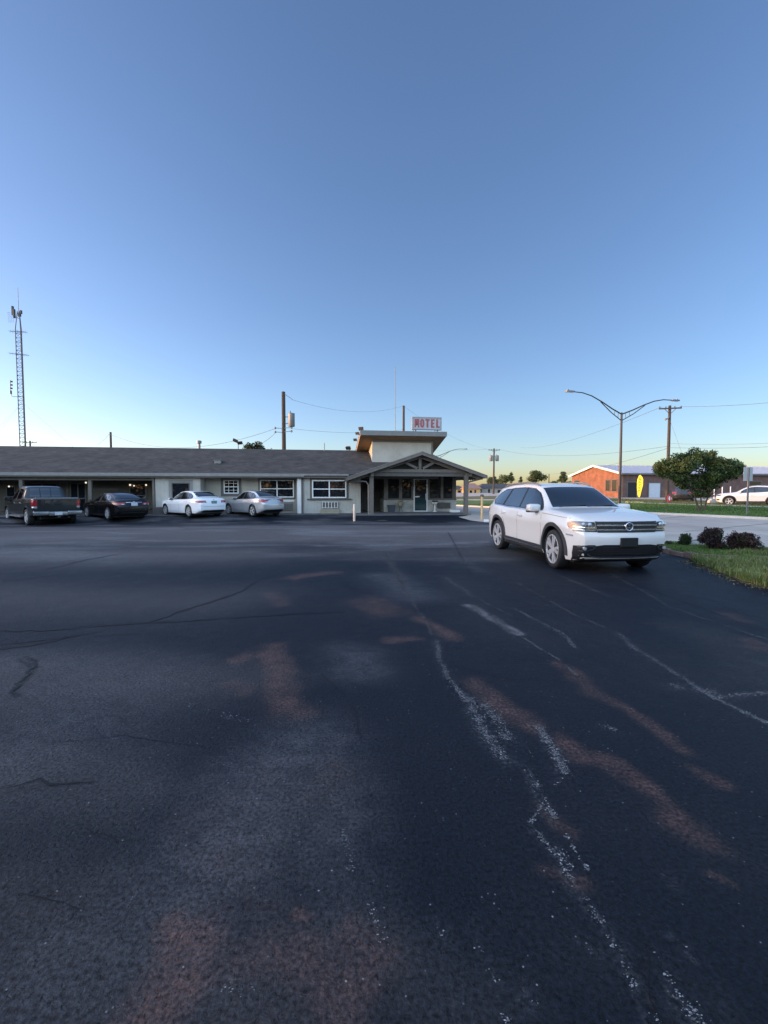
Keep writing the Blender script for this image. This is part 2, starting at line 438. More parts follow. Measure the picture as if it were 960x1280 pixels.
crack = [
    ([(-60, 790), (60, 788), (160, 780), (240, 776), (330, 770), (430, 765)], .05, 1.0), ([(185, 779), (218, 768), (250, 757), (285, 746), (305, 738), (320, 728)], .045, 1.0), ([(-40, 815), (0, 812), (55, 804), (98, 796)], .07, .9), ([(-20, 808), (60, 800), (130, 790)], .05, .6),
    ([(38, 822), (45, 828), (38, 840), (22, 855), (13, 866), (25, 871)], .045, 1.0), ([(28, 826), (44, 836)], .05, .8), ([(60, 712), (95, 703), (150, 692)], .10, .6), ([(0, 728), (80, 718)], .12, .5), ([(425, 728), (445, 738)], .08, .5), ([(805, 1180), (812, 1205), (813, 1250), (825, 1275), (840, 1300)], .009, 1.0),
    ([(640, 730), (740, 735), (800, 745)], .04, .35), ([(760, 715), (820, 740), (960, 790)], .035, .3), ([(560, 665), (590, 720)], .05, .3), ([(0, 985), (120, 978)], .06, .4), ([(20, 1115), (110, 1140)], .012, .6), ([(705, 842), (730, 848)], .05, .3), ([(150, 655), (215, 652), (235, 660)], .15, .5)]
dark_patches = [([(380, 646), (470, 654)], .8, .75), ([(480, 650), (600, 652)], .8, .5), ([(250, 925), (420, 930), (560, 925)], .35, .55), ([(560, 985), (620, 1050), (560, 1150)], .35, .6), ([(640, 1150), (700, 1230)], .2, .5), ([(330, 1050), (430, 1080)], .3, .35), ([(720, 700), (860, 720), (960, 760)], .9, .4)]
def path_mask(X, Y, groups, wob, wf, soft=1.0):
    out = np.zeros_like(X)
    nx = fbm(X * wf, Y * wf, 3) - .5; ny = fbm(X * wf, Y * wf, 31) - .5
    for pts, w, st in groups:
        q = P2(pts); A = np.array(q)
        lo, hi = A.min(0) - 3 * w - wob, A.max(0) + 3 * w + wob
        I = np.nonzero((X > lo[0]) & (X < hi[0]) & (Y > lo[1]) & (Y < hi[1]))[0]
        if not len(I): continue
        x = X[I] + nx[I] * wob; y = Y[I] + ny[I] * wob
        d = np.full(len(I), 1e9)
        for a, b in zip(A[:-1], A[1:]):
            ab = b - a; k = np.clip(((x - a[0]) * ab[0] + (y - a[1]) * ab[1]) / max(1e-9, ab @ ab), 0, 1)
            d = np.minimum(d, np.hypot(x - a[0] - k * ab[0], y - a[1] - k * ab[1]))
        out[I] = np.maximum(out[I], st * np.exp(-(d / (w * soft)) ** 2))
    return out
tone = [([(-150, 750), (250, 750)], 1.5, .55), ([(-50, 850), (240, 850)], .85, .50), ([(-50, 985), (150, 1010)], .36, .42), ([(40, 1140), (320, 1262)], .36, .42), ([(380, 950), (290, 1050)], .32, .38), ([(520, 1290), (330, 1200)], .25, .38), ([(620, 1000), (900, 1100)], .5, .16), ([(600, 1180), (800, 1270)], .3, .2), ([(700, 780), (900, 860)], .8, .2),
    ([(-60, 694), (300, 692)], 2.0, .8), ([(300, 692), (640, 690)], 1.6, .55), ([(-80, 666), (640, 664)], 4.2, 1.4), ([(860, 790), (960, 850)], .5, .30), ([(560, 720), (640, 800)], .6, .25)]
def asphalt_mat():
    m = mat('sealed asphalt', (0.03, 0.03, 0.033), 0.6); nt = m.node_tree; L = nt.links.new; N = nt.nodes.new; b = nt.nodes['Principled BSDF']
    tc = N('ShaderNodeTexCoord')
    def noise(s, d=5, r=.6):
        n = N('ShaderNodeTexNoise'); n.inputs['Scale'].default_value = s; n.inputs['Detail'].default_value = d; n.inputs['Roughness'].default_value = r
        L(tc.outputs['Object'], n.inputs['Vector']); return n.outputs['Fac']
    def voro(s):
        n = N('ShaderNodeTexVoronoi'); n.inputs['Scale'].default_value = s; L(tc.outputs['Object'], n.inputs['Vector'])
        c = N('ShaderNodeSeparateColor'); L(n.outputs['Color'], c.inputs[0]); return n.outputs['Distance'], c.outputs[0], c.outputs[1]
    def rng_(v, a, b_, c, d):
        n = N('ShaderNodeMapRange')
        for i, q in enumerate((a, b_, c, d)):
            if isinstance(q, (int, float)): n.inputs[i + 1].default_value = q
            else: L(q, n.inputs[i + 1])
        L(v, n.inputs[0]); return n.outputs[0]
    def mth(op, a, c):
        n = N('ShaderNodeMath'); n.operation = op
        for i, v in enumerate((a, c)):
            if isinstance(v, (int, float)): n.inputs[i].default_value = v
            else: L(v, n.inputs[i])
        n.use_clamp = op in ('MULTIPLY', 'ADD'); return n.outputs[0]
    def mix(f, a, c):
        n = N('ShaderNodeMix'); n.data_type = 'RGBA'; L(f, n.inputs[0])
        for i, v in ((6, a), (7, c)):
            if isinstance(v, tuple): n.inputs[i].default_value = (*v, 1)
            else: L(v, n.inputs[i])
        return n.outputs[2]
    at_ = N('ShaderNodeVertexColor'); at_.layer_name = 'marks'
    sp = N('ShaderNodeSeparateColor'); L(at_.outputs['Color'], sp.inputs[0])
    at2 = N('ShaderNodeVertexColor'); at2.layer_name = 'wear_tone'
    sp2 = N('ShaderNodeSeparateColor'); L(at2.outputs['Color'], sp2.inputs[0])
    RU, WH, PA = sp.outputs; CR, DP, TO = sp2.outputs
    big, mid, fine, grain = noise(.30, 7), noise(2.2, 8, .7), noise(55, 7, .72), noise(130, 3, .6)
    col = mix(rng_(big, .35, .68, 0, 1), (0.0040, 0.0075, 0.0140), (0.0100, 0.0125, 0.0185))
    col = mix(rng_(mid, .45, .75, 0, .45), col, (0.020, 0.022, 0.028))
    def broken(mask, n_, lo=.25, hi=.75, k=.9):      # a mask whose edge follows the noise
        return mth('MULTIPLY', rng_(mth('ADD', mask, mth('MULTIPLY', mth('SUBTRACT', n_, .5), k)), lo, hi, 0, 1), rng_(mask, 0, .35, 0, 1))
    ps, ps2 = noise(5.5, 8, .72), noise(14, 8, .75)
    col = mix(mth('MULTIPLY', broken(TO, ps, .1, .9, 1.0), rng_(TO, .3, 1, .6, 1)), col, (0.088, 0.080, 0.078))                       # paler tone, strongest to the left and far off
    col = mix(mth('MULTIPLY', DP, .8), col, (0.009, 0.012, 0.018))                                                # broad darker patches
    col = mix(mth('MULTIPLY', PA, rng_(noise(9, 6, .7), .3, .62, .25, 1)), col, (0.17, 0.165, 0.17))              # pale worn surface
    rub = mth('MULTIPLY', broken(RU, ps2, .05, 1.05, 1.2), rng_(ps, .28, .70, .25, 1.0))
    col = mix(mth('MULTIPLY', rub, rng_(noise(48, 7, .78), .38, .60, .08, 1)), col, (0.165, 0.090, 0.072))                       # red earth ground in
    col = mix(mth('MULTIPLY', WH, mth('MULTIPLY', .30, rng_(noise(40, 6, .75), .45, .6, 0, 1))), col, (0.15, 0.15, 0.155))      # paint dust round the flecks
    v2, r2_, g2_ = voro(75)
    stone_ = mth('MULTIPLY', mth('GREATER_THAN', r2_, .986), rng_(v2, .16, .32, 1, 0))
    col = mix(mth('MULTIPLY', stone_, rng_(g2_, 0, 1, .2, .9)), col, (0.30, 0.30, 0.31))                           # single pale stones
    col = mix(mth('MULTIPLY', CR, .55), col, (0.004, 0.004, 0.005))                                                                      # tar in cracks
    sc = N('ShaderNodeVectorMath'); sc.operation = 'SCALE'; L(col, sc.inputs[0]); L(rng_(fine, .34, .66, .22, 1.95), sc.inputs['Scale'])
    L(sc.outputs[0], b.inputs['Base Color'])
    rough = mth('ADD', rng_(mid, .3, .7, .52, .64), mth('MULTIPLY', TO, .10))
    L(rough, b.inputs['Roughness']); b.inputs['Specular IOR Level'].default_value = 0.14
    pit = rng_(noise(38, 2, .5), .26, .40, 0, 1)
    hgt = mth('ADD', mth('MULTIPLY', fine, .55), mth('MULTIPLY', pit, .35))
    hgt = mth('SUBTRACT', hgt, mth('MULTIPLY', CR, .5))
    bp = N('ShaderNodeBump'); bp.inputs['Strength'].default_value = 1.0; bp.inputs['Distance'].default_value = .022
    L(hgt, bp.inputs['Height'])
    bp2 = N('ShaderNodeBump'); bp2.inputs['Strength'].default_value = .25; bp2.inputs['Distance'].default_value = .10
    L(mid, bp2.inputs['Height']); L(bp.outputs[0], bp2.inputs['Normal']); L(bp2.outputs[0], b.inputs['Normal'])
    return m
def lot():
    Vs, Fs, k0 = [], [], 0
    for x0, x1, dx, y0, y1, dy in ((-4.5, 5.5, .025, .5, 5.5, .022), (-9.5, 9.5, .03, 5.5, 12, .05), (-30, 9.5, .12, 12, 34, .14),
                                   (-100, -30, 1.5, 12, 34, .5), (-100, -9.5, 1.5, -6, 12, 1.0), (-9.5, -4.5, .25, -6, 5.5, .25), (5.5, 9.5, .25, -6, 5.5, .25), (-4.5, 5.5, .25, -6, .5, .25), (9.5, 40, 1.5, -6, 8, 1.0)):
        nx, ny = max(1, round((x1 - x0) / dx)), max(1, round((y1 - y0) / dy))
        X, Y = np.meshgrid(np.linspace(x0, x1, nx + 1), np.linspace(y0, y1, ny + 1))
        Vs.append(np.stack([X.ravel(), Y.ravel()], 1))
        i, j = np.meshgrid(np.arange(nx), np.arange(ny)); k = (j * (nx + 1) + i).ravel() + k0
        Fs.append(np.stack([k, k + 1, k + nx + 2, k + nx + 1], 1)); k0 += (nx + 1) * (ny + 1)
    V = np.concatenate(Vs); F = np.concatenate(Fs)
    X, Y = V[:, 0], V[:, 1]
    r = path_mask(X, Y, rust, .22, 3.0, .85) * (0.45 + 1.3 * fbm(X * 6, Y * 6, 11))
    w = path_mask(X, Y, white, .10, 5.0, .72) * (.35 + 1.5 * fbm(X * 5, Y * 5, 23))
    p = path_mask(X, Y, pale, .25, 1.5)
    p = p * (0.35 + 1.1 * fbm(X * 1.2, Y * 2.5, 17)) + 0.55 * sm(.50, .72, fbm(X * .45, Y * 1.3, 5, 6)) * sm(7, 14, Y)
    c = path_mask(X, Y, crack, .16, 3.0, .62); tn = path_mask(X, Y, tone, .8, .7)
    o = path_mask(X, Y, dark_patches, .6, .8)
    one = np.ones_like(X)
    marks = np.stack([np.clip(r, 0, 1), np.clip(w, 0, 1), np.clip(p, 0, 1), one], 1)
    wear_tone = np.stack([np.clip(c * 1.3 - .1, 0, 1), np.clip(o, 0, 1), np.clip(tn, 0, 1), one], 1)
    V3 = np.stack([X, Y, gz(X, Y)], 1)
    ob = np_mesh('parking_lot', V3, F, asphalt_mat(), smooth=True, attrs={'marks': marks, 'wear_tone': wear_tone})
    ob['kind'] = 'structure'
lot()

def jag(pts, amp, step, r):
    q = [Vector(p) for p in P2(pts)]; out = []
    for a, b in zip(q[:-1], q[1:]):
        n = max(2, int((b - a).length / step)); d = (b - a); nn = Vector((-d.y, d.x)).normalized()
        for k in range(n): out.append(a.lerp(b, k / n) + nn * r.normal() * amp)
    out.append(q[-1]); return out
def tar():
    r = np.random.default_rng(5); mb = MB()
    extra = [([(318, 728), (350, 716), (400, 706)], .03, .5), ([(430, 765), (560, 758), (700, 770)], .025, .4), ([(98, 796), (180, 792), (260, 800)], .025, .4), ([(520, 700), (560, 716), (620, 722)], .03, .4), ([(880, 745), (920, 765), (990, 780)], .02, .4), ([(60, 930), (160, 920), (260, 935)], .012, .4), ([(400, 840), (440, 880), (452, 930)], .010, .4), ([(690, 1150), (740, 1180), (770, 1230)], .006, .5), ([(90, 1030), (150, 1052), (190, 1048)], .008, .4), ([(560, 830), (640, 850), (720, 842)], .012, .4), ([(300, 640 + 20), (420, 668)], .05, .4)]
    for pts, w, st in crack + extra:
        w = w * .42 if w > .02 else w * .6
        q = jag(pts, w * .8, max(.05, w * 3), r); m = len(q)
        P_ = []
        for i, p in enumerate(q):
            d = (q[min(i + 1, m - 1)] - q[max(i - 1, 0)]).normalized(); nn = Vector((-d.y, d.x)); taper = min(1, i / 4 + .15, (m - 1 - i) / 4 + .15)
            ww = w * .5 * taper * (.35 + 1.2 * r.random()) * (.6 + .4 * st)
            for sg_ in (1, -1): P_.append((p.x + nn.x * ww * sg_, p.y + nn.y * ww * sg_, gzf(p.x, p.y) + .004))
        mb.add(P_, [(2 * i, 2 * i + 1, 2 * i + 3, 2 * i + 2) for i in range(m - 1)])
    o = mb.build('tar_seam', mat('crack filler', (.006, .006, .007), .6, spec=.25)); o['kind'] = 'structure'
tar()
hair = [([(478, 688), (495, 716), (505, 735)], .05, .5), ([(505, 735), (530, 775), (545, 800)], .03, .5), ([(560, 850), (585, 878)], .03, .6), ([(706, 968), (690, 985), (662, 1030)], .012, .35), ([(692, 1024), (735, 1090)], .010, .5), ([(645, 792), (700, 826), (720, 845)], .02, .6), ([(592, 746), (640, 770)], .02, .35), ([(850, 845), (862, 855)], .03, .6), ([(700, 690), (760, 715), (840, 760), (960, 800)], .03, .25), ([(640, 725), (720, 770), (770, 790)], .025, .3), ([(810, 1180), (850, 1250), (872, 1290)], .012, .5), ([(600, 1232), (640, 1290)], .012, .4), ([(420, 1010), (440, 1090), (480, 1180)], .02, .15), ([(230, 880), (330, 905)], .04, .12)]
def flecks():
    r = np.random.default_rng(9); V, F, T = [], [], []
    for pts, w, st in [(p_, w_ * .55, s_ * 1.25) for p_, w_, s_ in white] + hair + [([(586, 757), (610, 770), (645, 792)], .06, 1.6), ([(400, 682), (480, 681), (558, 680)], .16, .5), ([(575, 679), (605, 677)], .14, .5)]:
        q = [Vector(p) for p in P2(pts)]; L_ = sum((b - a).length for a, b in zip(q[:-1], q[1:])); Ym = sum(p.y for p in q) / len(q)
        n = int(L_ * st * (2300 + 9000 * w))
        for a, b in zip(q[:-1], q[1:]):
            l = (b - a).length; m = int(n * l / max(L_, 1e-6)); d = (b - a).normalized(); nn = Vector((-d.y, d.x))
            t = r.random(m); cl = fbm(t * l * 9, t * 0 + w * 77, 3); t = t[cl > .26 + .34 * r.random(m)]
            wav = (fbm(t * l * 4, t * 0 + 3.3, 8) - .5) * w * 2.2
            off_ = r.normal(size=len(t)) * w * .50 + wav
            for k in range(len(t)):
                c_ = a + d * l * t[k] + nn * off_[k]; s_ = float(np.clip(r.lognormal(-6.05, .55),   .0012, .0062)) * (1 + max(0, Ym - 3.0) * .13)
                a0 = r.random() * 6.28; e = r.uniform(.45, 1.0); i0 = len(V)
                for j in range(5):
                    an = a0 + j * 1.2566; rr = s_ * r.uniform(.6, 1.15); x = math.cos(an) * rr; y = math.sin(an) * rr * e
                    V.append((c_.x + x, c_.y + y, gzf(c_.x, c_.y) + .0042))
                F += [(i0, i0 + 1, i0 + 2), (i0, i0 + 2, i0 + 3), (i0, i0 + 3, i0 + 4)]
                g = r.uniform(.06, .36) * (.42 if Ym > 5.5 else .65 if Ym > 4 else 1); T += [(g, g, g * 1.02, 1)] * 5
    o = np_mesh('paint_flecks', V, np.array(F), vcol_mat('old paint chip', .8), attrs={'tint': np.array(T)}); o['kind'] = 'stuff'
flecks()

# ---- road: far kerb line E, near edge at the driveway
E1 = gp(820, 642.4, .14).xy; E2 = gp(960, 649.7, .10).xy
ED = (E1 - E2).normalized(); EN = Vector((ED.y, -ED.x))      # along the road (away), across it (to the right)
def el(a, o): p = E2 + ED * a + EN * o; return (p.x, p.y)
ROADM = mat('road concrete', (0.38, 0.335, 0.29), 0.75, var=0.24, vscale=0.35, bump=0.12, bscale=50, spec=0.4)
def gutter(x, y, z=0): p = gp(x, y, z); return (p.x, p.y)
bed_back = [gutter(838, 682), gutter(870, 684), gutter(915, 688), gutter(960, 692), gutter(1100, 704)]
road_poly = [el(-30, 0), el(90, 0), (-30, 115), (-30, 42), (3.5, 42), gutter(574, 645, .05), gutter(603, 650.5, -.03), gutter(700, 667), gutter(800, 681)] + bed_back + [(22, 4), (26, -6)]
sheet('road', road_poly, 1.2, .016, ROADM)
# joints sawn in the road slab
jt = MB()
for a in np.arange(-10, 60, 4.5):
    p, q = Vector(el(a, -.5)), Vector(el(a, -9.5))
    n = 8
    for k in range(n):
        u, v = p.lerp(q, k / n), p.lerp(q, (k + 1) / n); d = ED * .025
        jt.add([(w.x, w.y, gzf(w.x, w.y) + .021) for w in (u - d, u + d, v + d, v - d)], [(0, 1, 2, 3)])
for o_ in (-3.4, -6.8):
    for a in np.arange(-12, 70, 1.5):
        u, v = Vector(el(a, o_)), Vector(el(a + 1.5, o_)); d = EN * .02
        jt.add([(w.x, w.y, gzf(w.x, w.y) + .021) for w in (u - d, u + d, v + d, v - d)], [(0, 1, 2, 3)])
tag(jt.build('road_joint', mat('joint sealant', (0.03, 0.03, 0.03), .8)), kind='structure')
GRASSM = mat('turf', (0.060, 0.115, 0.022), 0.9, var=0.45, vscale=1.6, vcol2=(0.09, 0.16, 0.035), bump=0.8, bscale=30)
GRASSD = mat('dry turf', (0.075, 0.095, 0.030), 0.9, var=0.45, vscale=1.1, vcol2=(0.13, 0.12, 0.05), bump=0.8, bscale=30)
def strip(name, o0, o1, a0, a1, lift, m_, skirt=.15, step=1.5):
    return sheet(name, [el(a0, o0), el(a1, o0), el(a1, o1), el(a0, o1)], step, lift, m_, skirt=skirt)
def off(x, y, z): p = gp(x, y, z).xy; return (p - E2).dot(EN)
w1 = off(880, 633.6, .22); w2 = w1 + 1.25; w3 = off(900, 628.6, .27)
strip('kerb', 0, .16, -30, 90, .13, M['concrete'])
strip('grass_verge', .16, w1, -30, 90, .12, GRASSM)
strip('sidewalk', w1, w2, -30, 90, .135, M['concrete'], .3)
strip('grass_verge', w2, max(w3, w2 + 1.5), -30, 90, .12, GRASSD)
strip('far_lot', max(w3, w2 + 1.5), 75, -40, 110, .10, mat('far lot paving', (0.34, 0.30, 0.275), .9, var=.15, vscale=.5), .3, 3)
# lawn in front of the houses across the street, left of the vehicle
sheet('lawn', [(4, 58), (9, 56), (16, 57), (16, 64), (4, 64)], 2, .1, GRASSD)
# porch slab
def ms(s, t): p = O + UV_ * s + NV * t; return (p.x, p.y)
sA, sB = W(436, 645, -2.0)[0], W(590, 645, -2.0)[0]
sheet('porch_slab', [ms(sA + .3, -1.9), ms(sB, -1.9), ms(sB, 5), ms(sA + .3, 5)], .5, .05, M['slab'], skirt=.2)
sheet('walkway', [ms(-70, -.7), ms(sA + .3, -.7), ms(sA + .3, 2.4), ms(-70, 2.4)], .6, .045, M['slab'], skirt=.2)

# ---- planting bed at the drive
bed_front = [gutter(822, 688.5), gutter(840, 693), gutter(858, 696.5), gutter(875, 699), gutter(905, 701), gutter(960, 703), gutter(1080, 711)]
soil = mat('bed soil', (0.045, 0.042, 0.020), .95, var=.4, vscale=5, bump=.8, bscale=25)
def bedz(x, y): return 0.0
sheet('planting_bed', bed_front + bed_back[::-1], .25, .10, soil, skirt=.12)
outer = [gutter(862, 700), gutter(872, 705), gutter(888, 712), gutter(905, 719), gutter(937, 730.6), gutter(960, 736.5), gutter(1060, 760)]
_r = np.random.default_rng(4); _o = []
for _a, _b in zip(outer[:-1], outer[1:]):
    for _k in range(6):
        _t = _k / 6; _o.append((_a[0] + (_b[0] - _a[0]) * _t + _r.normal() * .035, _a[1] + (_b[1] - _a[1]) * _t + _r.normal() * .035))
outer = _o + [outer[-1]]
sheet('planting_bed', outer + [gutter(1090, 713), gutter(960, 705), gutter(905, 703), gutter(875, 701)], .2, .03, soil, skirt=.05)
# ================================================================== the motel
motel = thing('motel', 'long low taupe motel with grey shingle roof, raised clerestory and gabled timber entrance porch', 'motel', O, PHI)
S0 = -34.0
SR = W(538, 600, 3)[0]            # right end of the main roof, inside the clerestory
EZ, RZ, RT = 2.56, 4.44, 4.6      # eave height, ridge height, ridge depth
SL = (RZ - EZ) / RT
# main roof
mb = MB()
th = .14
mb.prism([(S0, 0, EZ), (S0, RT, RZ), (S0, 2 * RT, EZ), (S0, 2 * RT, EZ - th), (S0, RT, RZ - th - .02), (S0, 0, EZ - th)], (SR - S0, 0, 0))
roof = mb.build('shingle_roof', M['shingle'], motel)
mb = MB(); mb.box(S0, W(380, 595, 0)[0], -.035, -.003, EZ - .17, EZ + .012)
mb.box(W(380, 595, 0)[0], W(436, 597, 0)[0], -.03, -.003, EZ - .10, EZ + .010)
mb.build('fascia', M['fascia'], roof)
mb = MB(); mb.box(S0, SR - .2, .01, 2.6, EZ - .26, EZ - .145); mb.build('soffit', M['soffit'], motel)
# unseen side wing added left of the view to keep the lot in shade
Pw = Matrix.Rotation(-PHI, 4, 'Z') @ Matrix.Translation(-O)
mb = MB(); q = [Pw @ Vector(p) for p in ((-29.4, 27, 2.5), (-34.2, 27, 4.46), (-39, 27, 2.5), (-39, 27, 2.36), (-34.2, 27, 4.3), (-29.4, 27, 2.36))]
mb.prism(q, Pw.to_3x3() @ Vector((0, -52, 0))); mb.build('shingle_roof', M['shingle'], motel)
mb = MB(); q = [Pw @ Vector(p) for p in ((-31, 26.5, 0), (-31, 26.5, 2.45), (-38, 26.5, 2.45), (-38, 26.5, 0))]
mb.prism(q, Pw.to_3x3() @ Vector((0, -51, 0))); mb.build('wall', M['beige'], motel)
# gallery on the left: beam, posts, back wall
sB = W(192.3, 600, .3)[0]
mb = MB(); mb.box(S0, sB - .03, .28, .42, 2.14, 2.30, bev=.01); mb.build('beam', M['post'], motel)
def post(x, t=.35, w=.15, z0=.08, z1=2.141, m_='post', s=None):
    s = W(x, 615, t)[0] if s is None else s
    mb = MB(); mb.box(s - w / 2, s + w / 2, t - w / 2, t + w / 2, z0, z1, bev=.008)
    return mb.build('post', M[m_], motel)
for x in (27.5, 113.3): post(x, w=.19)
post(192.3, t=.33, w=.13, z1=2.4)
sp_ = W(113.3, 615, .35)[0] - W(27.5, 615, .35)[0]
for k in range(1, 5):
    post(0, w=.19, s=W(27.5, 615, .35)[0] - sp_ * k)
mb = MB()
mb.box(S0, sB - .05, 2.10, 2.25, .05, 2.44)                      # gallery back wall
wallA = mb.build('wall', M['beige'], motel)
def window(x0, y0, x1, y1, t, name='window', frame='white', fw=.06, cols=2, rows=2, surround=None, sw=.12, sill=True, grid=None, dx=None, proud=.03, bottom=None):
    s0, s1, z0, z1 = WR(x0, y0, x1, y1, t) if dx is None else dx
    mb = MB(); mb.box(s0 + .01, s1 - .01, t - .012, t + .02, z0 + .01, z1 - .01)
    w = mb.build(name, M['glass'], motel)
    mb = MB(); a, b = t - proud - .012, t + .005
    mb.box(s0, s1, a, b, z1 - fw, z1, bev=.004); mb.box(s0, s1, a, b, z0, z0 + fw, bev=.004)
    for k in range(cols + 1):
        c = s0 + fw / 2 + (s1 - s0 - fw) * k / cols
        mb.box(c - fw / 2, c + fw / 2, a + .003, b, z0 + fw * .9, z1 - fw * .9)
    for k in range(1, rows):
        c = z0 + (z1 - z0) * k / rows
        mb.box(s0 + fw * .9, s1 - fw * .9, a + .006, b, c - fw * .4, c + fw * .4)
    if grid:
        gx, gzn = grid
        for k in range(1, gx):
            c = s0 + (s1 - s0) * k / gx; mb.box(c - .012, c + .012, t - .024, t - .011, z0 + fw * .8, z1 - fw * .8)
        for k in range(1, gzn):
            c = z0 + (z1 - z0) * k / gzn; mb.box(s0 + fw * .8, s1 - fw * .8, t - .022, t - .0115, c - .010, c + .010)
    mb.build('frame', M[frame], w)
    if surround:
        mb = MB(); a, b = t - .022, t + .004
        mb.box(s0 - sw, s0 - .002, a, b, z0 - sw, z1 + sw); mb.box(s1 + .002, s1 + sw, a, b, z0 - sw, z1 + sw)
        mb.box(s0 - .001, s1 + .001, a + .001, b, z1 + .002, z1 + sw); mb.box(s0 - .001, s1 + .001, a + .001, b, z0 - sw, z0 - .002)
        mb.build('surround', M[surround], w)
    if sill:
        mb = MB(); mb.box(s0 - .3, s1 + .3, t - .12, t - .03, z0 - .10, z0 - .03, bev=.008); mb.build('sill', M['trim'], w)
    return w
def door(x0, y0, x1, y1, t, leaf='dark', frame='trim', handle=True):
    s0, s1, z0, z1 = WR(x0, y0, x1, y1, t)
    z0 = .06
    mb = MB(); mb.box(s0, s1, t - .015, t + .02, z0, z1); d = mb.build('door', M[leaf], motel)
    mb = MB(); f = .07
    mb.box(s0 - f, s0, t - .03, t + .003, z0, z1 + f); mb.box(s1, s1 + f, t - .03, t + .003, z0, z1 + f); mb.box(s0 - .001, s1 + .001, t - .029, t + .003, z1, z1 + f)
    mb.build('frame', M[frame], d)
    if handle:
        mb = MB(); mb.lathe([(.03, 0), (.035, .02), (.02, .05)], 12, Matrix.Translation((s1 - .08, t - .015, z0 + .95)) @ Matrix.Rotation(math.pi / 2, 4, 'X')); mb.build('handle', M['chrome'], d)
    return d
tb = 2.10
# rooms behind the gallery: windows and doors the cars leave visible, the same bay repeated to the left
window(88, 604, 108, 640, tb, frame='trim', cols=2, rows=1, sill=False)
window(162, 604.5, 183.5, 634, tb, frame='trim', cols=1, rows=2, sill=True)
window(8, 606, 20, 636, tb, frame='trim', cols=1, rows=2, sill=True)
window(34, 604, 72, 630, tb, frame='trim', cols=2, rows=2, sill=True)
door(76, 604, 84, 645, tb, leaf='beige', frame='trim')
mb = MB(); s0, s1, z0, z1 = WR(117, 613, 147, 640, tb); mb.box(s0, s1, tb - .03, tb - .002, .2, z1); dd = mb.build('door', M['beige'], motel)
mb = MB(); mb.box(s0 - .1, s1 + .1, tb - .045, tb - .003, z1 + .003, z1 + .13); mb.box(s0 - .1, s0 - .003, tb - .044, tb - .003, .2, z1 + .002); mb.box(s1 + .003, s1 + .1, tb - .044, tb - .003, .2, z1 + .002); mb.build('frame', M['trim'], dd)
b0 = W(8, 615, tb)[0]
for k in range(1, 3):
    o_ = b0 - sp_ * k
    window(0, 0, 0, 0, tb, frame='trim', cols=2, rows=2, dx=(o_ - .3, o_ + 1.2, .95, 2.05))
# small lit globes under the gallery
for x, y, r in ((107.3, 603.3, .055), (162.6, 606.2, .06), (167.6, 607.2, .045), (182.6, 606.3, .055), (11.2, 608, .05)):
    s, z = W(x, y, tb - .16)
    mb = MB(); mb.lathe([(.01, -r), (r * .7, -r * .7), (r, 0), (r * .7, r * .7), (.01, r)], 12, Matrix.Translation((s, tb - .16, z)))
    g = mb.build('wall_lamp', M['lampglow'], motel, smooth=True)
    mb = MB(); mb.box(s - .03, s + .03, tb - .14, tb - .001, z + r * .8, z + r * .8 + .05); mb.build('bracket', M['darkmetal'], g)
# bump-out room
tB = .30
s0, s1 = sB + .07, W(253.2, 615, tB)[0]
sBe = s1
mb = MB(); mb.box(s0, s1, tB, tB + 2.6, .05, 2.43); mb.build('wall', M['wall'], motel)
w = window(215, 603.5, 237.5, 642, tB, frame='trim', cols=1, rows=1, fw=.05, surround='fascia', sw=.17, sill=False)
mb = MB(); mb.box(s1 - .11, s1 + .015, tB - .02, tB - .002, .05, 2.42); mb.build('corner_board', M['trim'], motel)
mb = MB(); s_, z_ = W(199.5, 639, tB); mb.box(s_ - .30, s_ + .30, tB - .09, tB - .004, z_ - .22, z_ + .25, bev=.01)
for k in range(6): mb.box(s_ - .27, s_ + .27, tB - .10, tB - .085, z_ - .18 + k * .07, z_ - .15 + k * .07)
mb.build('air_conditioner', M['trim'], motel)
# recessed wall
tC = .95
sD = W(371.3, 615, .3)[0]
mb = MB(); mb.box(sBe, sD, tC, tC + .2, .05, 2.43); mb.build('wall', M['stucco'], motel)
window(279.7, 600, 298.3, 617, tC, cols=1, rows=2, fw=.06, surround='trim', sw=.17, sill=False, grid=(3, 4))
wbig = window(325, 599.8, 367.5, 622, tC, cols=2, rows=2, fw=.07, surround='trim', sw=.10, sill=False)
mb = MB(); s0, s1, z0, z1 = WR(326, 624.8, 368, 627.4, tC); mb.box(s0, s1, tC - .06, tC - .003, z0, z1); mb.build('sill', M['white'], wbig)
def ac(x0, y0, x1, y1, t, m_='white', bars=9, dm='trim'):
    s0, s1, z0, z1 = WR(x0, y0, x1, y1, t)
    mb = MB(); mb.box(s0, s1, t - .10, t - .004, z0, z1, bev=.012); a = mb.build('air_conditioner', M[dm], motel)
    mb = MB()
    for k in range(bars):
        c = s0 + .05 + (s1 - s0 - .1) * k / (bars - 1); mb.box(c - .018, c + .018, t - .118, t - .098, z0 + .04, z1 - .04)
    mb.box(s0 + .02, s1 - .02, t - .115, t - .097, z1 - .038, z1 - .01); mb.box(s0 + .02, s1 - .02, t - .115, t - .097, z0 + .01, z0 + .038)
    mb.build('grille', M[m_], a)
    return a
ac(345, 629, 366, 637.5, tC, 'fascia', 9)
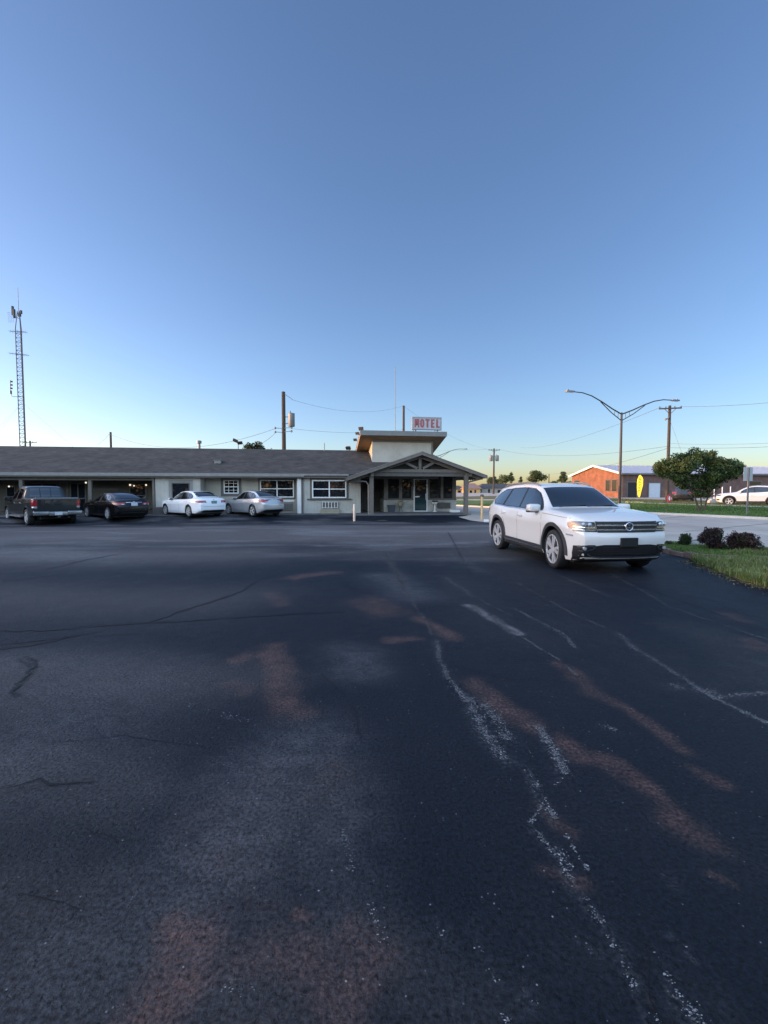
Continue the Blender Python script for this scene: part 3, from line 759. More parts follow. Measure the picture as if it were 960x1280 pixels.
# front room on the right of the wing
tD = .30
sE = W(450.8, 615, tD)[0]
mb = MB(); mb.box(sD, sE, tD, tD + 3.6, .05, 2.43); mb.build('wall', M['wall'], motel)
mb = MB(); s0, s1, z0, z1 = WR(371.6, 596, 376.4, 640, tD - .05); mb.box(s0, s1, tD - .06, tD - .002, .05, 2.42); mb.build('corner_board', M['white'], motel)
mb = MB(); s_ = W(378.2, 610, tD)[0]; mb.tube([(s_, tD - .05, 2.42), (s_, tD - .05, .30), (s_, tD - .14, .14)], .045, 10); mb.build('downspout', M['trim'], motel)
wd = window(390, 600, 433, 622.6, tD, cols=2, rows=2, fw=.075, surround='trim', sw=.13, sill=True, proud=.045)
a = ac(402, 627, 423, 635.2, tD, 'white', 6)
mb = MB(); s0, s1, z0, z1 = WR(400.5, 636.5, 424, 642, tD); mb.box(s0, s1, tD - .25, tD - .004, .06, z1, bev=.01); mb.build('pad', M['tan'], a)
# passage beside the lobby
t0 = 1.3
sL0 = W(479.8, 615, t0)[0]; sL1 = W(570.3, 615, t0)[0]
mb = MB(); mb.box(sE - .02, sL0 + .02, 3.3, 3.45, .05, 2.8); mb.build('wall', M['beige'], motel)
door(453.0, 602, 460.5, 642, 3.29, leaf='darkmetal', frame='trim')
# ---- lobby bay: plinth, glazed band, header
LH = 4.6
z_sill = W(525, 624, t0)[1]; z_head = W(525, 594.2, t0)[1]
sdl, sdr = W(516.9, 615, t0)[0], W(534.6, 615, t0)[0]
mb = MB()
mb.box(sL0, sdl, t0, t0 + .14, .05, z_sill); mb.box(sdr, sL1, t0, t0 + .14, .05, z_sill)
mb.box(sL0, sL0 + .14, t0 + .14, t0 + 3, .05, z_sill); mb.box(sL1 - .14, sL1, t0 + .14, t0 + LH, .05, z_sill)
mb.build('lobby_wall', brick_mat('painted block', (0.40, 0.385, 0.345), (0.36, 0.345, 0.31), (0.30, 0.29, 0.26), .40, .2, axis='xz', ms=.006, bump=.3), motel)
mb = MB(); mb.box(sL0, sL1, t0, t0 + .14, z_head, 2.75); mb.box(sL0, sL0 + .14, t0 + .14, t0 + 3, z_head, 2.75); mb.box(sL1 - .14, sL1, t0 + .14, t0 + LH, z_head, 2.75)
mb.build('header', M['trim'], motel)
mb = MB(); mb.box(sL0 + .2, sL1 - .2, t0 + 3.0, t0 + 3.1, .05, 2.75); mb.box(sL0 + .15, sL1 - .15, t0 + .15, t0 + 3, .02, .06); mb.box(sL0 + .15, sL1 - .15, t0 + .15, t0 + 3, 2.5, 2.56)
mb.build('lobby_interior', mat('dim lobby', (0.05, 0.035, 0.03), .8, var=.5, vscale=1.5), motel)
# glass that lets the dim lobby show behind the reflections
gl = mat('clear lobby glass', (0.015, 0.018, 0.022), 0.02, spec=0.6)
def panes(px, t):
    for x0, x1 in px:
        s0, s1 = W(x0, 615, t)[0], W(x1, 615, t)[0]
        mb = MB(); mb.box(s0, s1, t + .05, t + .07, z_sill + .02, z_head); w = mb.build('window', gl, motel)
        mb = MB(); f = .05
        for a_, b_ in ((s0 - f, s0), (s1, s1 + f)): mb.box(a_, b_, t + .02, t + .11, z_sill, z_head)
        mb.box(s0 + .001, s1 - .001, t + .021, t + .108, z_sill, z_sill + .05); mb.box(s0 + .001, s1 - .001, t + .021, t + .108, z_head - .05, z_head - .001)
        mb.build('frame', M['post'], w)
panes([(485.2, 499), (502.8, 514.6), (537, 551), (554.2, 565.6)], t0)
mb = MB()
for x0, x1 in ((479.9, 484.4), (499.9, 502), (515.4, 516.6), (534.9, 536.2), (551.8, 553.4), (566.5, 570.2)):
    s0, s1 = W(x0, 615, t0)[0], W(x1, 615, t0)[0]; mb.box(s0, s1, t0 + .012, t0 + .12, z_sill - .002, z_head + .002)
mb.build('mullion', M['post'], motel)
mb = MB(); mb.box(sL0 - .03, sdl, t0 - .05, t0 + .012, z_sill - .05, z_sill + .012, bev=.006); mb.box(sdr, sL1 + .03, t0 - .05, t0 + .012, z_sill - .05, z_sill + .012, bev=.006); mb.build('sill', M['trim'], motel)
# side glazing of the bay
for k in range(3):
    a_, b_ = t0 + .20 + k * .95, t0 + 1.05 + k * .95
    mb = MB(); mb.box(sL0 + .06, sL0 + .08, a_, b_, z_sill + .02, z_head); w = mb.build('window', gl, motel)
    mb = MB(); mb.box(sL0 + .01, sL0 + .12, b_, b_ + .1, z_sill, z_head); mb.box(sL0 + .01, sL0 + .12, a_ + .001, b_ - .001, z_sill, z_sill + .05); mb.build('frame', M['post'], w)
# entrance door
z1 = W(525, 597.6, t0)[1]; zb_ = .075
mb = MB(); mb.box(sdl + .07, sdr - .07, t0 + .02, t0 + .045, zb_ + .1, z1 - .09); d = mb.build('entrance_door', gl, motel)
mb = MB(); f = .085
mb.box(sdl, sdl + f, t0 - .02, t0 + .07, zb_, z1); mb.box(sdr - f, sdr, t0 - .02, t0 + .07, zb_, z1); mb.box(sdl + f, sdr - f, t0 - .018, t0 + .068, z1 - .10, z1); mb.box(sdl + f, sdr - f, t0 - .018, t0 + .068, zb_, zb_ + .13)
mb.build('door_frame', M['doorw'], d)
mb = MB(); mb.box(sdl + .1, sdr - .1, t0 + .005, t0 + .018, zb_ + .13, zb_ + .98); mb.build('kick_panel', mat('teal tinted glass', (0.010, 0.035, 0.042), .06, spec=.6), d)
mb = MB(); mb.box(sdl + .1, sdl + .42, t0 - .01, t0 + .012, zb_ + 1.02, zb_ + 1.09); mb.build('push_bar', M['white'], d)
mb = MB(); mb.bar((sdr - .14, t0 - .06, zb_ + .85), (sdr - .14, t0 - .06, zb_ + 1.25), .03, .03); mb.bar((sdr - .14, t0 - .06, zb_ + .9), (sdr - .14, t0 + .02, zb_ + .9), .02, .02); mb.bar((sdr - .14, t0 - .06, zb_ + 1.2), (sdr - .14, t0 + .02, zb_ + 1.2), .02, .02)
mb.build('handle', M['white'], d)
mb = MB(); mb.box(sdl + .25, sdl + .62, t0 + .0, t0 + .016, z1 - .42, z1 - .22); mb.build('transom_panel', M['dark'], d)
ac(546.6, 628.2, 562.5, 635.2, t0, 'trim', 14, 'trim')

# ---- porch
tp = -1.55; tg = -2.05
sA_, zA_ = W(527.6, 565.2, tg)
sl_, zl_ = W(433.6, 597.6, tg); sr_, zr_ = W(609.0, 595.0, tg)
slp = ((zA_ - zl_) / (sA_ - sl_) + (zA_ - zr_) / (sr_ - sA_)) / 2
zl_ = zA_ - slp * (sA_ - sl_); zr_ = zA_ - slp * (sr_ - sA_)
h = .13
mb = MB()
mb.prism([(sl_, tg, zl_), (sA_, tg, zA_), (sA_, tg, zA_ - h), (sl_, tg, zl_ - h)], (0, 2.4, 0))
mb.prism([(sA_, tg + 2.4, zA_), (sA_, tg + 2.4, zA_ - h), (sE + .3, tg + 2.4, zA_ - slp * (sA_ - sE - .3) - h), (sE + .3, tg + 2.4, zA_ - slp * (sA_ - sE - .3))], (0, 6.2, 0))
mb.prism([(sA_, tg, zA_), (sr_, tg, zr_), (sr_, tg, zr_ - h), (sA_, tg, zA_ - h)], (0, 8.6, 0))
porch = mb.build('porch_roof', M['shingle'], motel)
mb = MB()     # rake boards on the gable edge
for (sa, za) in ((sl_, zl_), (sr_, zr_)):
    e = .02 * (1 if sa > sA_ else -1)
    mb.prism([(sA_, tg - .03, zA_ + .02), (sa + e, tg - .03, za + .013), (sa + e, tg - .03, za - .17), (sA_, tg - .03, zA_ - .165)], (0, .028, 0))
mb.build('rake_board', M['post'], porch)
mb = MB()
mb.prism([(sl_ - .01, tg - .05, zl_ + .022), (sA_, tg - .05, zA_ + .03), (sA_, tg - .05, zA_ + .055), (sl_ - .01, tg - .05, zl_ + .047)], (0, .10, 0))
mb.prism([(sr_ + .01, tg - .05, zr_ + .022), (sA_, tg - .05, zA_ + .03), (sA_, tg - .05, zA_ + .055), (sr_ + .01, tg - .05, zr_ + .047)], (0, .10, 0))
mb.build('drip_edge', M['fascia'], porch)
# gable face boards, dark, set back
zb0, zb1 = W(525, 590.8, tp)[1], W(525, 586.7, tp)[1]
sP0, sP1 = W(464.3, 615, tp)[0], W(582.4, 615, tp)[0]
mb = MB()
mb.prism([(sP0 + .1, tp + .35, zb1), (sP1 - .1, tp + .35, zb1), (sA_, tp + .35, zA_ - h - .05)], (0, .05, 0)); mb.build('gable_infill', mat('dark stained boards', (0.05, 0.042, 0.036), .85, var=.2), motel)
mb = MB(); mb.box(sP0 - .02, sP1 + .02, tp - .08, tp + .08, zb0, zb1, bev=.01); mb.build('tie_beam', M['post'], motel)
mb = MB(); mb.box(sP0, sP1, tp + .0, tp + .12, zb0 - .22, zb0 - .002); mb.build('lintel', M['trim'], motel)
kz = zA_ - h - .02
mb = MB(); ks = W(524.8, 580, tp)[0]; mb.box(ks - .085, ks + .085, tp - .07, tp + .07, zb1, kz - .03); mb.build('king_post', M['post'], motel)
for xa, ya, xb, yb in ((521.5, 585.5, 503, 576.5), (528.5, 585.5, 545.5, 576.5)):
    p, q = W(xa, ya, tp), W(xb, yb, tp)
    mb = MB(); mb.bar((p[0], tp, p[1]), (q[0], tp, q[1]), .13, .14); mb.build('strut', M['post'], motel)
for sa, za, sg in ((sl_, zl_, -1), (sr_, zr_, 1)):
    mb = MB(); u0 = Vector((sA_, tp, zA_ - h - .10)); u1 = Vector((sa - sg * .25, tp, za - h - .10 + slp * .25)); mb.bar(u0, u1, .13, .17); mb.build('rafter', M['post'], motel)
for sp0 in (sP0, sP1):
    mb = MB(); mb.box(sp0 - .12, sp0 + .12, tp - .12, tp + .12, .04, zb0 - .001, bev=.012); mb.box(sp0 - .15, sp0 + .15, tp - .15, tp + .15, .04, .16, bev=.01); mb.build('post', M['post'], motel)
for x in (465, 588):
    s_, z_ = W(x, 592, tp - .2); mb = MB(); mb.box(s_ - .09, s_ + .09, tp - .3, t0 + .3, z_ - .17, z_ + .15, bev=.008); mb.build('purlin', M['post'], motel)
mb = MB()
for k in range(9):
    t_ = tg + .5 + k * .42
    for sa, za, sg in ((sl_, zl_, -1), (sr_, zr_, 1)):
        mb.bar((sA_, t_, zA_ - h - .06), (sa - sg * .1, t_, za - h - .06 + slp * .1), .05, .11)
mb.build('exposed_rafter', M['soffit'], motel)
# gutter and downspouts
p, q = W(601.5, 597.5, tp), W(586, 602.5, tp)
mb = MB(); mb.tube([(p[0], tp, p[1] + .12), (p[0], tp, p[1] - .05), (q[0], tp, q[1]), (q[0] - .12, tp, q[1] - .3)], .05, 8); mb.build('downspout', M['post'], motel)
s_ = W(460.9, 615, tp)[0]; p = W(441, 598.5, tp)
mb = MB(); mb.tube([(p[0], tp + .1, p[1] - .02), (p[0] + .3, tp + .1, p[1] - .12), (s_ - .15, tp + .1, p[1] - .16), (s_, tp + .1, p[1] - .35), (s_, tp + .1, .10)], .045, 8); mb.build('downspout', M['fascia'], motel)

# ---- clerestory over the lobby
tw = 2.2
cs0, cs1 = W(465.2, 560, tw)[0], W(541.4, 560, tw)[0]
ctf = 1.25
rs0, zc1 = W(450.6, 538.6, ctf); rs1, zc1b = W(558.3, 540.2, ctf)
zc1 = (zc1 + zc1b) / 2; zc0 = zc1 - .26; rd = .235; ct1 = 6.4
mb = MB()
def cz(t): return zc0 - rd * (t - ctf)
mb.prism([(cs0, tw, 2.6), (cs0, ct1 - .3, 2.6), (cs0, ct1 - .3, cz(ct1 - .3) + .02), (cs0, tw, cz(tw) + .02)], (cs1 - cs0, 0, 0))
mb.build('clerestory_wall', M['wall'], motel)
mb = MB(); mb.box(cs1 - .13, cs1 + .004, tw - .03, tw - .003, 2.9, cz(tw)); mb.box(cs0 - .004, cs1 - .131, tw - .028, tw - .003, cz(tw) - .13, cz(tw) + .0); mb.build('corner_board', M['post'], motel)
mb = MB(); mb.prism([(rs0, ctf, zc1), (rs0, ct1, zc1 - rd * (ct1 - ctf)), (rs0, ct1, zc0 - rd * (ct1 - ctf)), (rs0, ctf, zc0)], (rs1 - rs0, 0, 0))
cr = mb.build('clerestory_roof', mat('stained eave boards', (0.30, 0.20, 0.12), .8, var=.2), motel)
mb = MB(); mb.box(rs0 - .02, rs1 + .02, ctf - .03, ctf - .003, zc0 - .02, zc1 + .03); mb.build('fascia', mat('grey green fascia', (0.16, 0.165, 0.165), .6, var=.12), cr)
mb = MB(); mb.prism([(rs0 - .02, ctf - .03, zc1 + .032), (rs0 - .02, ct1, zc1 + .034 - rd * (ct1 - ctf)), (rs0 - .02, ct1, zc1 + .004 - rd * (ct1 - ctf)), (rs0 - .02, ctf - .001, zc1 + .004)], (rs1 - rs0 + .04, 0, 0)); mb.build('roofing', M['galv'], cr)
# floodlights on the left corner of that roof
def flood(x, y, t, aim=(-.5, -.7, -.4), parent=motel, sc=1.0, stem=.25):
    s, z = W(x, y, t); p = Vector((s, t, z)); d = Vector(aim).normalized()
    mb = MB(); Mx = Matrix.Translation(p) @ d.to_track_quat('Z', 'Y').to_matrix().to_4x4() @ Matrix.Scale(sc, 4)
    mb.box(-.16, .16, -.11, .11, -.05, .07, Mx, bev=.02); mb.box(-.18, .18, -.13, .13, .07, .09, Mx)
    f_ = mb.build('floodlight', M['darkmetal'], parent)
    mb = MB(); mb.bar(p, p + Vector((.12, .05, -stem)), .03, .03); mb.build('bracket', M['darkmetal'], f_)
    return f_
flood(451.6, 535.6, ctf + .15, (-.5, -.7, -.3), sc=.9, stem=.14); flood(446.8, 541.5, 1.9, (-.6, -.6, -.4), sc=.7, stem=.1); flood(444.2, 549.5, 3.2, (-.5, -.7, -.4), sc=.7, stem=.1)
flood(435.5, 559.6, 4.4, (-.3, -.6, -.7), stem=.22)
# roof vents, flue pipe, stub pipe
s, z = W(272.8, 582.5, 1.6)
t_ = (z - EZ) / SL
s, z = W(272.8, 583, 1.8)
zr = EZ + SL * 1.8
mb = MB(); mb.box(s - .2, s + .2, 1.65, 1.95, zr - .05, zr + .14, bev=.02); mb.box(s - .25, s + .25, 1.6, 2.0, zr + .14, zr + .17); mb.build('roof_vent', M['fascia'], roof)
s, z = W(249, 556, RT + .3); zt_ = W(249, 550.6, RT + .3)[1]
mb = MB(); Mx = Matrix.Translation((s, RT + .3, 0)); mb.lathe([(.085, RZ - .3), (.085, zt_ - .22), (.16, zt_ - .2), (.16, zt_ - .02), (.05, zt_)], 14, Mx); mb.build('flue_pipe', M['galv'], roof)
s, _ = W(405.4, 556, RT - .2); zt_ = W(405.4, 553.6, RT - .2)[1]
mb = MB(); Mx = Matrix.Translation((s, RT - .2, 0)); mb.lathe([(.03, RZ - .3), (.03, zt_)], 10, Mx); mb.build('vent_pipe', M['galv'], roof)

# ---- sign on the clerestory roof
ts = ctf + .45
ss0, ss1, zs0, zs1 = WR(515.0, 521.8, 551.2, 537.4, ts)
def ml(s, t, z=0): p = O + UV_ * s + NV * t; return Vector((p.x, p.y, z))
sg = thing('motel_sign', 'pale rooftop box sign reading MOTEL in faded red capitals', 'sign', ml((ss0 + ss1) / 2, ts, zs0), PHI)
hw, hh = (ss1 - ss0) / 2, zs1 - zs0
mb = MB(); mb.box(-hw, hw, -.11, .11, 0, hh, bev=.01); mb.build('panel', M['signwhite'], sg)
mb = MB(); f = .055
for z_ in (0, hh - f): mb.box(-hw - .015, hw + .015, -.135, .135, z_ - .01, z_ + f + .01)
for x_ in (-hw, hw - f): mb.box(x_ - .012, x_ + f + .012, -.13, .13, f + .011, hh - f - .011)
mb.build('frame', M['signframe'], sg)
def text_mesh(txt, size, depth, m_, name, parent, loc, rot, bold=0.0, xs=1.0, spacing=1.0):
    cu = bpy.data.curves.new(name, 'FONT'); cu.body = txt; cu.size = size; cu.extrude = depth; cu.offset = bold; cu.align_x = 'CENTER'; cu.align_y = 'CENTER'; cu.space_character = spacing
    o = bpy.data.objects.new(name, cu); C.objects.link(o)
    dg = bpy.context.evaluated_depsgraph_get(); me = bpy.data.meshes.new_from_object(o.evaluated_get(dg))
    C.objects.unlink(o); bpy.data.objects.remove(o)
    me.materials.clear(); me.materials.append(m_)
    n = bpy.data.objects.new(name, me); C.objects.link(n); n.parent = parent; n.location = loc; n.rotation_euler = rot; n.scale = (xs, 1, 1)
    return n
def letters(txt, x0, x1, z0, z1, y, parent, m_):
    """block capitals, each letter a part of its own; k is the stroke"""
    n = len(txt); adv = (x1 - x0) / n; H_ = z1 - z0; k = H_ * .21
    for i, ch in enumerate(txt):
        w = adv * (.90 if ch == 'M' else .80 if ch in 'OT' else .68); a = x0 + adv * (i + .5) - w / 2; mb = MB()
        def B(u0, u1, v0, v1): mb.box(a + u0, a + u1, y - .012, y, z0 + v0, z0 + v1)
        def S_(p, q): mb.prism([(a + p[0], y, z0 + p[1]), (a + p[0] + k * .95, y, z0 + p[1]), (a + q[0] + k * .95, y, z0 + q[1]), (a + q[0], y, z0 + q[1])], (0, -.0115, 0))
        if ch == 'M': B(0, k * .85, 0, H_); B(w - k * .85, w, 0, H_); S_((k * .3, H_), (w / 2 - k * .5, H_ * .25)); S_((w - k * 1.25, H_), (w / 2 - k * .45, H_ * .25))
        if ch == 'O':
            P_, F_ = [], []
            for j in range(28):
                an = 2 * math.pi * j / 28; ca, sa = math.cos(an), math.sin(an); f_ = lambda v: math.copysign(abs(v) ** .75, v)
                for yy in (y - .012, y):
                    P_ += [(a + w / 2 + f_(ca) * w / 2, yy, z0 + H_ / 2 + f_(sa) * H_ / 2), (a + w / 2 + f_(ca) * (w / 2 - k), yy, z0 + H_ / 2 + f_(sa) * (H_ / 2 - k * .85))]
            for j in range(28):
                q, t = 4 * j, 4 * ((j + 1) % 28); F_ += [(q, t, t + 1, q + 1), (q + 2, q + 3, t + 3, t + 2), (q, q + 2, t + 2, t), (q + 1, t + 1, t + 3, q + 3)]
            mb.add(P_, F_)
        if ch == 'T': B(0, w, H_ - k * .85, H_); B(w / 2 - k / 2, w / 2 + k / 2, 0, H_ - k * .851)
        if ch == 'E': B(0, k, 0, H_); B(k + .0005, w, H_ - k * .85, H_); B(k + .0005, w * .92, H_ / 2 - k * .4, H_ / 2 + k * .4); B(k + .0005, w, 0, k * .85)
        if ch == 'L': B(0, k, 0, H_); B(k + .0005, w, 0, k * .85)
        mb.build('letter', m_, parent)
letters('MOTEL', -hw + .13, hw - .06, hh * .17, hh * .85, -.112, sg, M['signred'])
mb = MB()
for x_ in (-hw * .75, hw * .75):
    mb.box(x_ - .04, x_ + .04, -.04, .04, -.35, .0); mb.bar((x_, .04, hh * .7), (x_, 1.1, -.32), .04, .04)
mb.build('bracket', M['galv'], sg)
# ================================================================== vehicles
def pchip(xs, ys):
    xs = np.array(xs, float); ys = np.array(ys, float); h = np.diff(xs); d = np.diff(ys) / h
    m = np.zeros_like(xs); m[0], m[-1] = d[0], d[-1]
    for i in range(1, len(xs) - 1):
        if d[i - 1] * d[i] > 0:
            w1, w2 = 2 * h[i] + h[i - 1], h[i] + 2 * h[i - 1]; m[i] = (w1 + w2) / (w1 / d[i - 1] + w2 / d[i])
    def f(x):
        x = np.clip(np.asarray(x, float), xs[0], xs[-1]); i = np.clip(np.searchsorted(xs, x, 'right') - 1, 0, len(xs) - 2)
        t = (x - xs[i]) / h[i]
        return ys[i] * (1 + 2 * t) * (1 - t) ** 2 + m[i] * h[i] * t * (1 - t) ** 2 + ys[i + 1] * t * t * (3 - 2 * t) + m[i + 1] * h[i] * t * t * (t - 1)
    return f
def tab(*p): return pchip([q[0] for q in p], [q[1] for q in p])
PAINT = {}
def paint(name, col, metal=0.0, rough=0.35):
    m = mat(name, col, rough, metal, coat=1.0); return m
def paint_pearl(): return paint('pearl white paint', (0.69, 0.67, 0.635))

class Car:
    """a vehicle body lofted from side and plan tables; u runs from the front bumper to the back"""
    def __init__(c, root, L, zt, zb, zs, wm, wt, nose=None, tail=None, bow=.10, stations=None, crown=.07, paint=None):
        c.root, c.L, c.zt, c.zb, c.zs, c.wm, c.wt, c.paint = root, L, zt, zb, zs, wm, wt, paint
        us = np.unique(np.round(np.concatenate([[0, .02, .05, .09, .14, .2], np.arange(.28, L - .3, .075), L - np.array([.28, .2, .14, .09, .05, .02, 0]), stations or []]), 4))
        V, rows = [], []
        def section(u):
            b, s, t, w, g = zb(u), zs(u), max(zt(u), zs(u) + .012), wm(u), wt(u)
            h = s - b; cr = min(crown, .5 * (t - s)); ze = t - cr
            pts = [(0, b), (.5 * w, b), (.86 * w, b), (.94 * w, b + .03 * h), (.972 * w, b + .12 * h), (.980 * w, b + .3 * h), (.978 * w, b + .5 * h), (.992 * w, b + .68 * h), (1.0 * w, b + .755 * h), (.984 * w, b + .80 * h), (.972 * w, s - .06 * h), (.955 * w, s - .015 * h), (.93 * w, s)]
            for k in (.06, .3, .55, .8, 1.0): pts.append((.925 * w + (g - .925 * w) * k ** 1.08, s + .004 + (ze - s - .004) * k))
            pts += [(g * .965, ze + .40 * cr), (g * .88, ze + .66 * cr), (g * .66, ze + .87 * cr), (g * .33, ze + .975 * cr), (0, t)]
            return pts
        for u in us: rows.append([(u, y, z) for y, z in section(float(u))])
        n = len(rows[0])
        for f_ in (.75, .5, .25, 0.0): rows.insert(0, [(0, y * f_ / 1.0, z) for _, y, z in [(0, *p) for p in section(0.0)]])
        for f_ in (.75, .5, .25, 0.0): rows.append([(L, y * f_, z) for y, z in section(float(L))])
        # move the nose and tail faces in plan and profile
        def shift(u, y, z):
            du = 0
            k = max(0, 1 - u / .55); k = k * k * (3 - 2 * k)
            if k > 0 and nose: du += k * float(nose(z))
            if k > 0: du += k * bow * (abs(y) / float(wm(.6))) ** 2.2
            k = max(0, 1 - (L - u) / .5); k = k * k * (3 - 2 * k)
            if k > 0 and tail: du -= k * float(tail(z))
            if k > 0: du -= k * bow * .8 * (abs(y) / float(wm(L - .6))) ** 2.2
            return u + du
        mb = MB(); m = 2 * n - 2
        for r in rows:
            full = r + [(u, -y, z) for u, y, z in r[-2:0:-1]]
            for u, y, z in full: mb.v.append((L / 2 - shift(u, y, z), y, z))
        for i in range(len(rows) - 1):
            for k in range(m):
                mb.f.append((i * m + k, i * m + (k + 1) % m, (i + 1) * m + (k + 1) % m, (i + 1) * m + k)); mb.m.append(0)
        bm = bmesh.new(); me = bpy.data.meshes.new('t'); me.from_pydata(mb.v, [], mb.f); bm.from_mesh(me)
        bmesh.ops.remove_doubles(bm, verts=bm.verts, dist=1e-4); bmesh.ops.dissolve_degenerate(bm, dist=1e-5, edges=bm.edges[:]); bmesh.ops.recalc_face_normals(bm, faces=bm.faces)
        c.bvh = BVHTree.FromBMesh(bm); c.bm = bm
    def hit(c, o, d):
        o, d = Vector(o), Vector(d); r = c.bvh.ray_cast(o, d)
        if r[0] is None:
            r2 = c.bvh.find_nearest(o + d * (abs(o.dot(d)) - .05) if True else o)
            return r2[0], r2[1]
        return r[0], r[1]
    def P(c, proj, a, b):
        h = c.L / 2
        if proj == 'left': return c.hit((h - a, 3, b), (0, -1, 0)), Vector((0, 1, 0))
        if proj == 'right': return c.hit((h - a, -3, b), (0, 1, 0)), Vector((0, -1, 0))
        if proj == 'front': return c.hit((h + 2, a, b), (-1, 0, 0)), Vector((1, 0, 0))
        if proj == 'rear': return c.hit((-h - 2, a, b), (1, 0, 0)), Vector((-1, 0, 0))
        return c.hit((h - a, b, 4), (0, 0, -1)), Vector((0, 0, 1))
    def decal(c, name, poly, proj, off, mat_, res=.06, parent=None, into=None, inset=.012):
        v, f = cdt(poly, res)
        top, bot = [], []
        for a, b in v:
            (p, n), d = c.P(proj, a, b)
            n = (n + d * .6).normalized()
            top.append(p + n * off); bot.append(p - n * inset)
        mb = into or MB()
        mb.add(top, f)
        # rim: the polygon's own edge, let into the body
        cnt = {}
        for t in f:
            for i in range(3):
                e = (t[i], t[(i + 1) % 3]); cnt[tuple(sorted(e))] = cnt.get(tuple(sorted(e)), 0) + 1
        k0 = len(mb.v); mb.v += [tuple(p) for p in bot]
        base = k0 - len(top)
        for (i, j), n_ in cnt.items():
            if n_ == 1: mb.f.append((base + i, base + j, k0 + j, k0 + i)); mb.m.append(mb.cur)
        if into is None: return mb.build(name, mat_, parent or c.root, smooth=True, sharp=50)
    def both(c, name, poly, off, mat_, **k):
        return [c.decal(name, poly, s, off, mat_, **k) for s in ('left', 'right')]
    def ribbon(c, pts, w, proj, off, into, res=.08):
        """a thin strip along a path on the body"""
        q = []
        for a, b in zip(pts[:-1], pts[1:]):
            m = max(1, int(math.dist(a, b) / res)); q += [(a[0] + (b[0] - a[0]) * k / m, a[1] + (b[1] - a[1]) * k / m) for k in range(m)]
        q.append(pts[-1]); P_ = []
        for i, p in enumerate(q):
            a, b = q[max(0, i - 1)], q[min(len(q) - 1, i + 1)]; l = math.dist(a, b) or 1; nx, ny = -(b[1] - a[1]) / l * w / 2, (b[0] - a[0]) / l * w / 2
            for sg_ in (1, -1):
                (h, n), d = c.P(proj, p[0] + nx * sg_, p[1] + ny * sg_); P_.append(h + (n + d * .6).normalized() * off)
        into.add(P_, [(2 * i, 2 * i + 1, 2 * i + 3, 2 * i + 2) for i in range(len(q) - 1)])
    def body(c, arches, rad, m_in=None):
        c.bm.to_mesh(me := bpy.data.meshes.new('body'))
        me.materials.append(c.paint); me.materials.append(m_in or M['dark'])
        o = bpy.data.objects.new('body', me); C.objects.link(o)
        cm = MB()
        for u in arches:
            for sgn in (1, -1):
                w = float(c.wm(u)); y0, y1 = sgn * (w - .34), sgn * (w + .3)
                Mx = Matrix.Translation((c.L / 2 - u, min(y0, y1), c.wz + .012)) @ Matrix.Rotation(-math.pi / 2, 4, 'X')
                cm.lathe([(rad, 0), (rad, abs(y1 - y0))], 40, Mx)
        cut = cm.build('cutter', [M['dark'], M['dark']]); cut.data.polygons.foreach_set('material_index', [1] * len(cut.data.polygons))
        md = o.modifiers.new('b', 'BOOLEAN'); md.object = cut; md.operation = 'DIFFERENCE'; md.solver = 'EXACT'
        bpy.context.view_layer.update(); dg = bpy.context.evaluated_depsgraph_get()
        me2 = bpy.data.meshes.new_from_object(o.evaluated_get(dg)); o.modifiers.clear(); o.data = me2
        cutd = cut.data; bpy.data.objects.remove(cut); bpy.data.meshes.remove(cutd)
        bm = bmesh.new(); bm.from_mesh(me2)
        for f in bm.faces: f.smooth = True
        for e in bm.edges:
            if len(e.link_faces) == 2 and e.calc_face_angle(0) > R(34): e.smooth = False
        bm.to_mesh(me2); bm.free()
        o.parent = c.root
        return o
    def wheel(c, u, sgn, r, wid, spokes=5, rim_r=None, dark=False, steer=0, double=False):
        rr = rim_r or r * .70; y = sgn * (float(c.wm(u)) - .02)
        mb = MB(); h = wid / 2
        prof = [(rr * .98, -h * .8), (rr * 1.04, -h * .98), (r * .90, -h), (r * .97, -h * .86), (r, -h * .6), (r, h * .6), (r * .97, h * .86), (r * .90, h), (rr * 1.04, h * .98), (rr * .98, h * .8)]
        mb.lathe(prof, 40)
        t = mb.build('wheel', M['rubber'], c.root, smooth=True)
        t.location = (c.L / 2 - u, y - sgn * h, c.wz)
        t.rotation_euler = (-sgn * math.pi / 2, 0, R(steer))
        mb = MB()
        mb.lathe([(rr * .90, h * .2), (rr * .93, h * .82), (rr * 1.0, h * .9), (rr * 1.03, h * .93), (rr * 1.01, h * .99), (rr * .95, h * .97), (rr * .885, h * .6), (rr * .88, h * .15)], 40)
        mb.lathe([(rr * .17, h * .3), (rr * .19, h * .80), (rr * .14, h * .92), (.005, h * .93)], 20)
        n = spokes * (2 if double else 1)
        for k in range(n):
            a = 2 * math.pi * (k // 2 if double else k) / spokes + ((.20 if k % 2 else -.20) if double else 0)
            a2 = 2 * math.pi * (k // 2 if double else k) / spokes + ((.12 if k % 2 else -.12) if double else 0)
            p = Vector((math.cos(a2) * rr * .14, math.sin(a2) * rr * .14, h * .76)); q = Vector((math.cos(a) * rr * .95, math.sin(a) * rr * .95, h * .84))
            mb.bar(p, q, rr * (.20 if double else .26), .035, up=(0, 0, 1))
        mb.build('rim', M['alloy'], t, smooth=True)
        mb = MB(); mb.lathe([(rr * .9, h * .05), (rr * .9, h * .22), (.01, h * .22)], 30); mb.lathe([(rr * .62, h * .23), (rr * .62, h * .34), (.01, h * .34)], 30); mb.build('brake_disc', M['alloydark'], t)
        return t
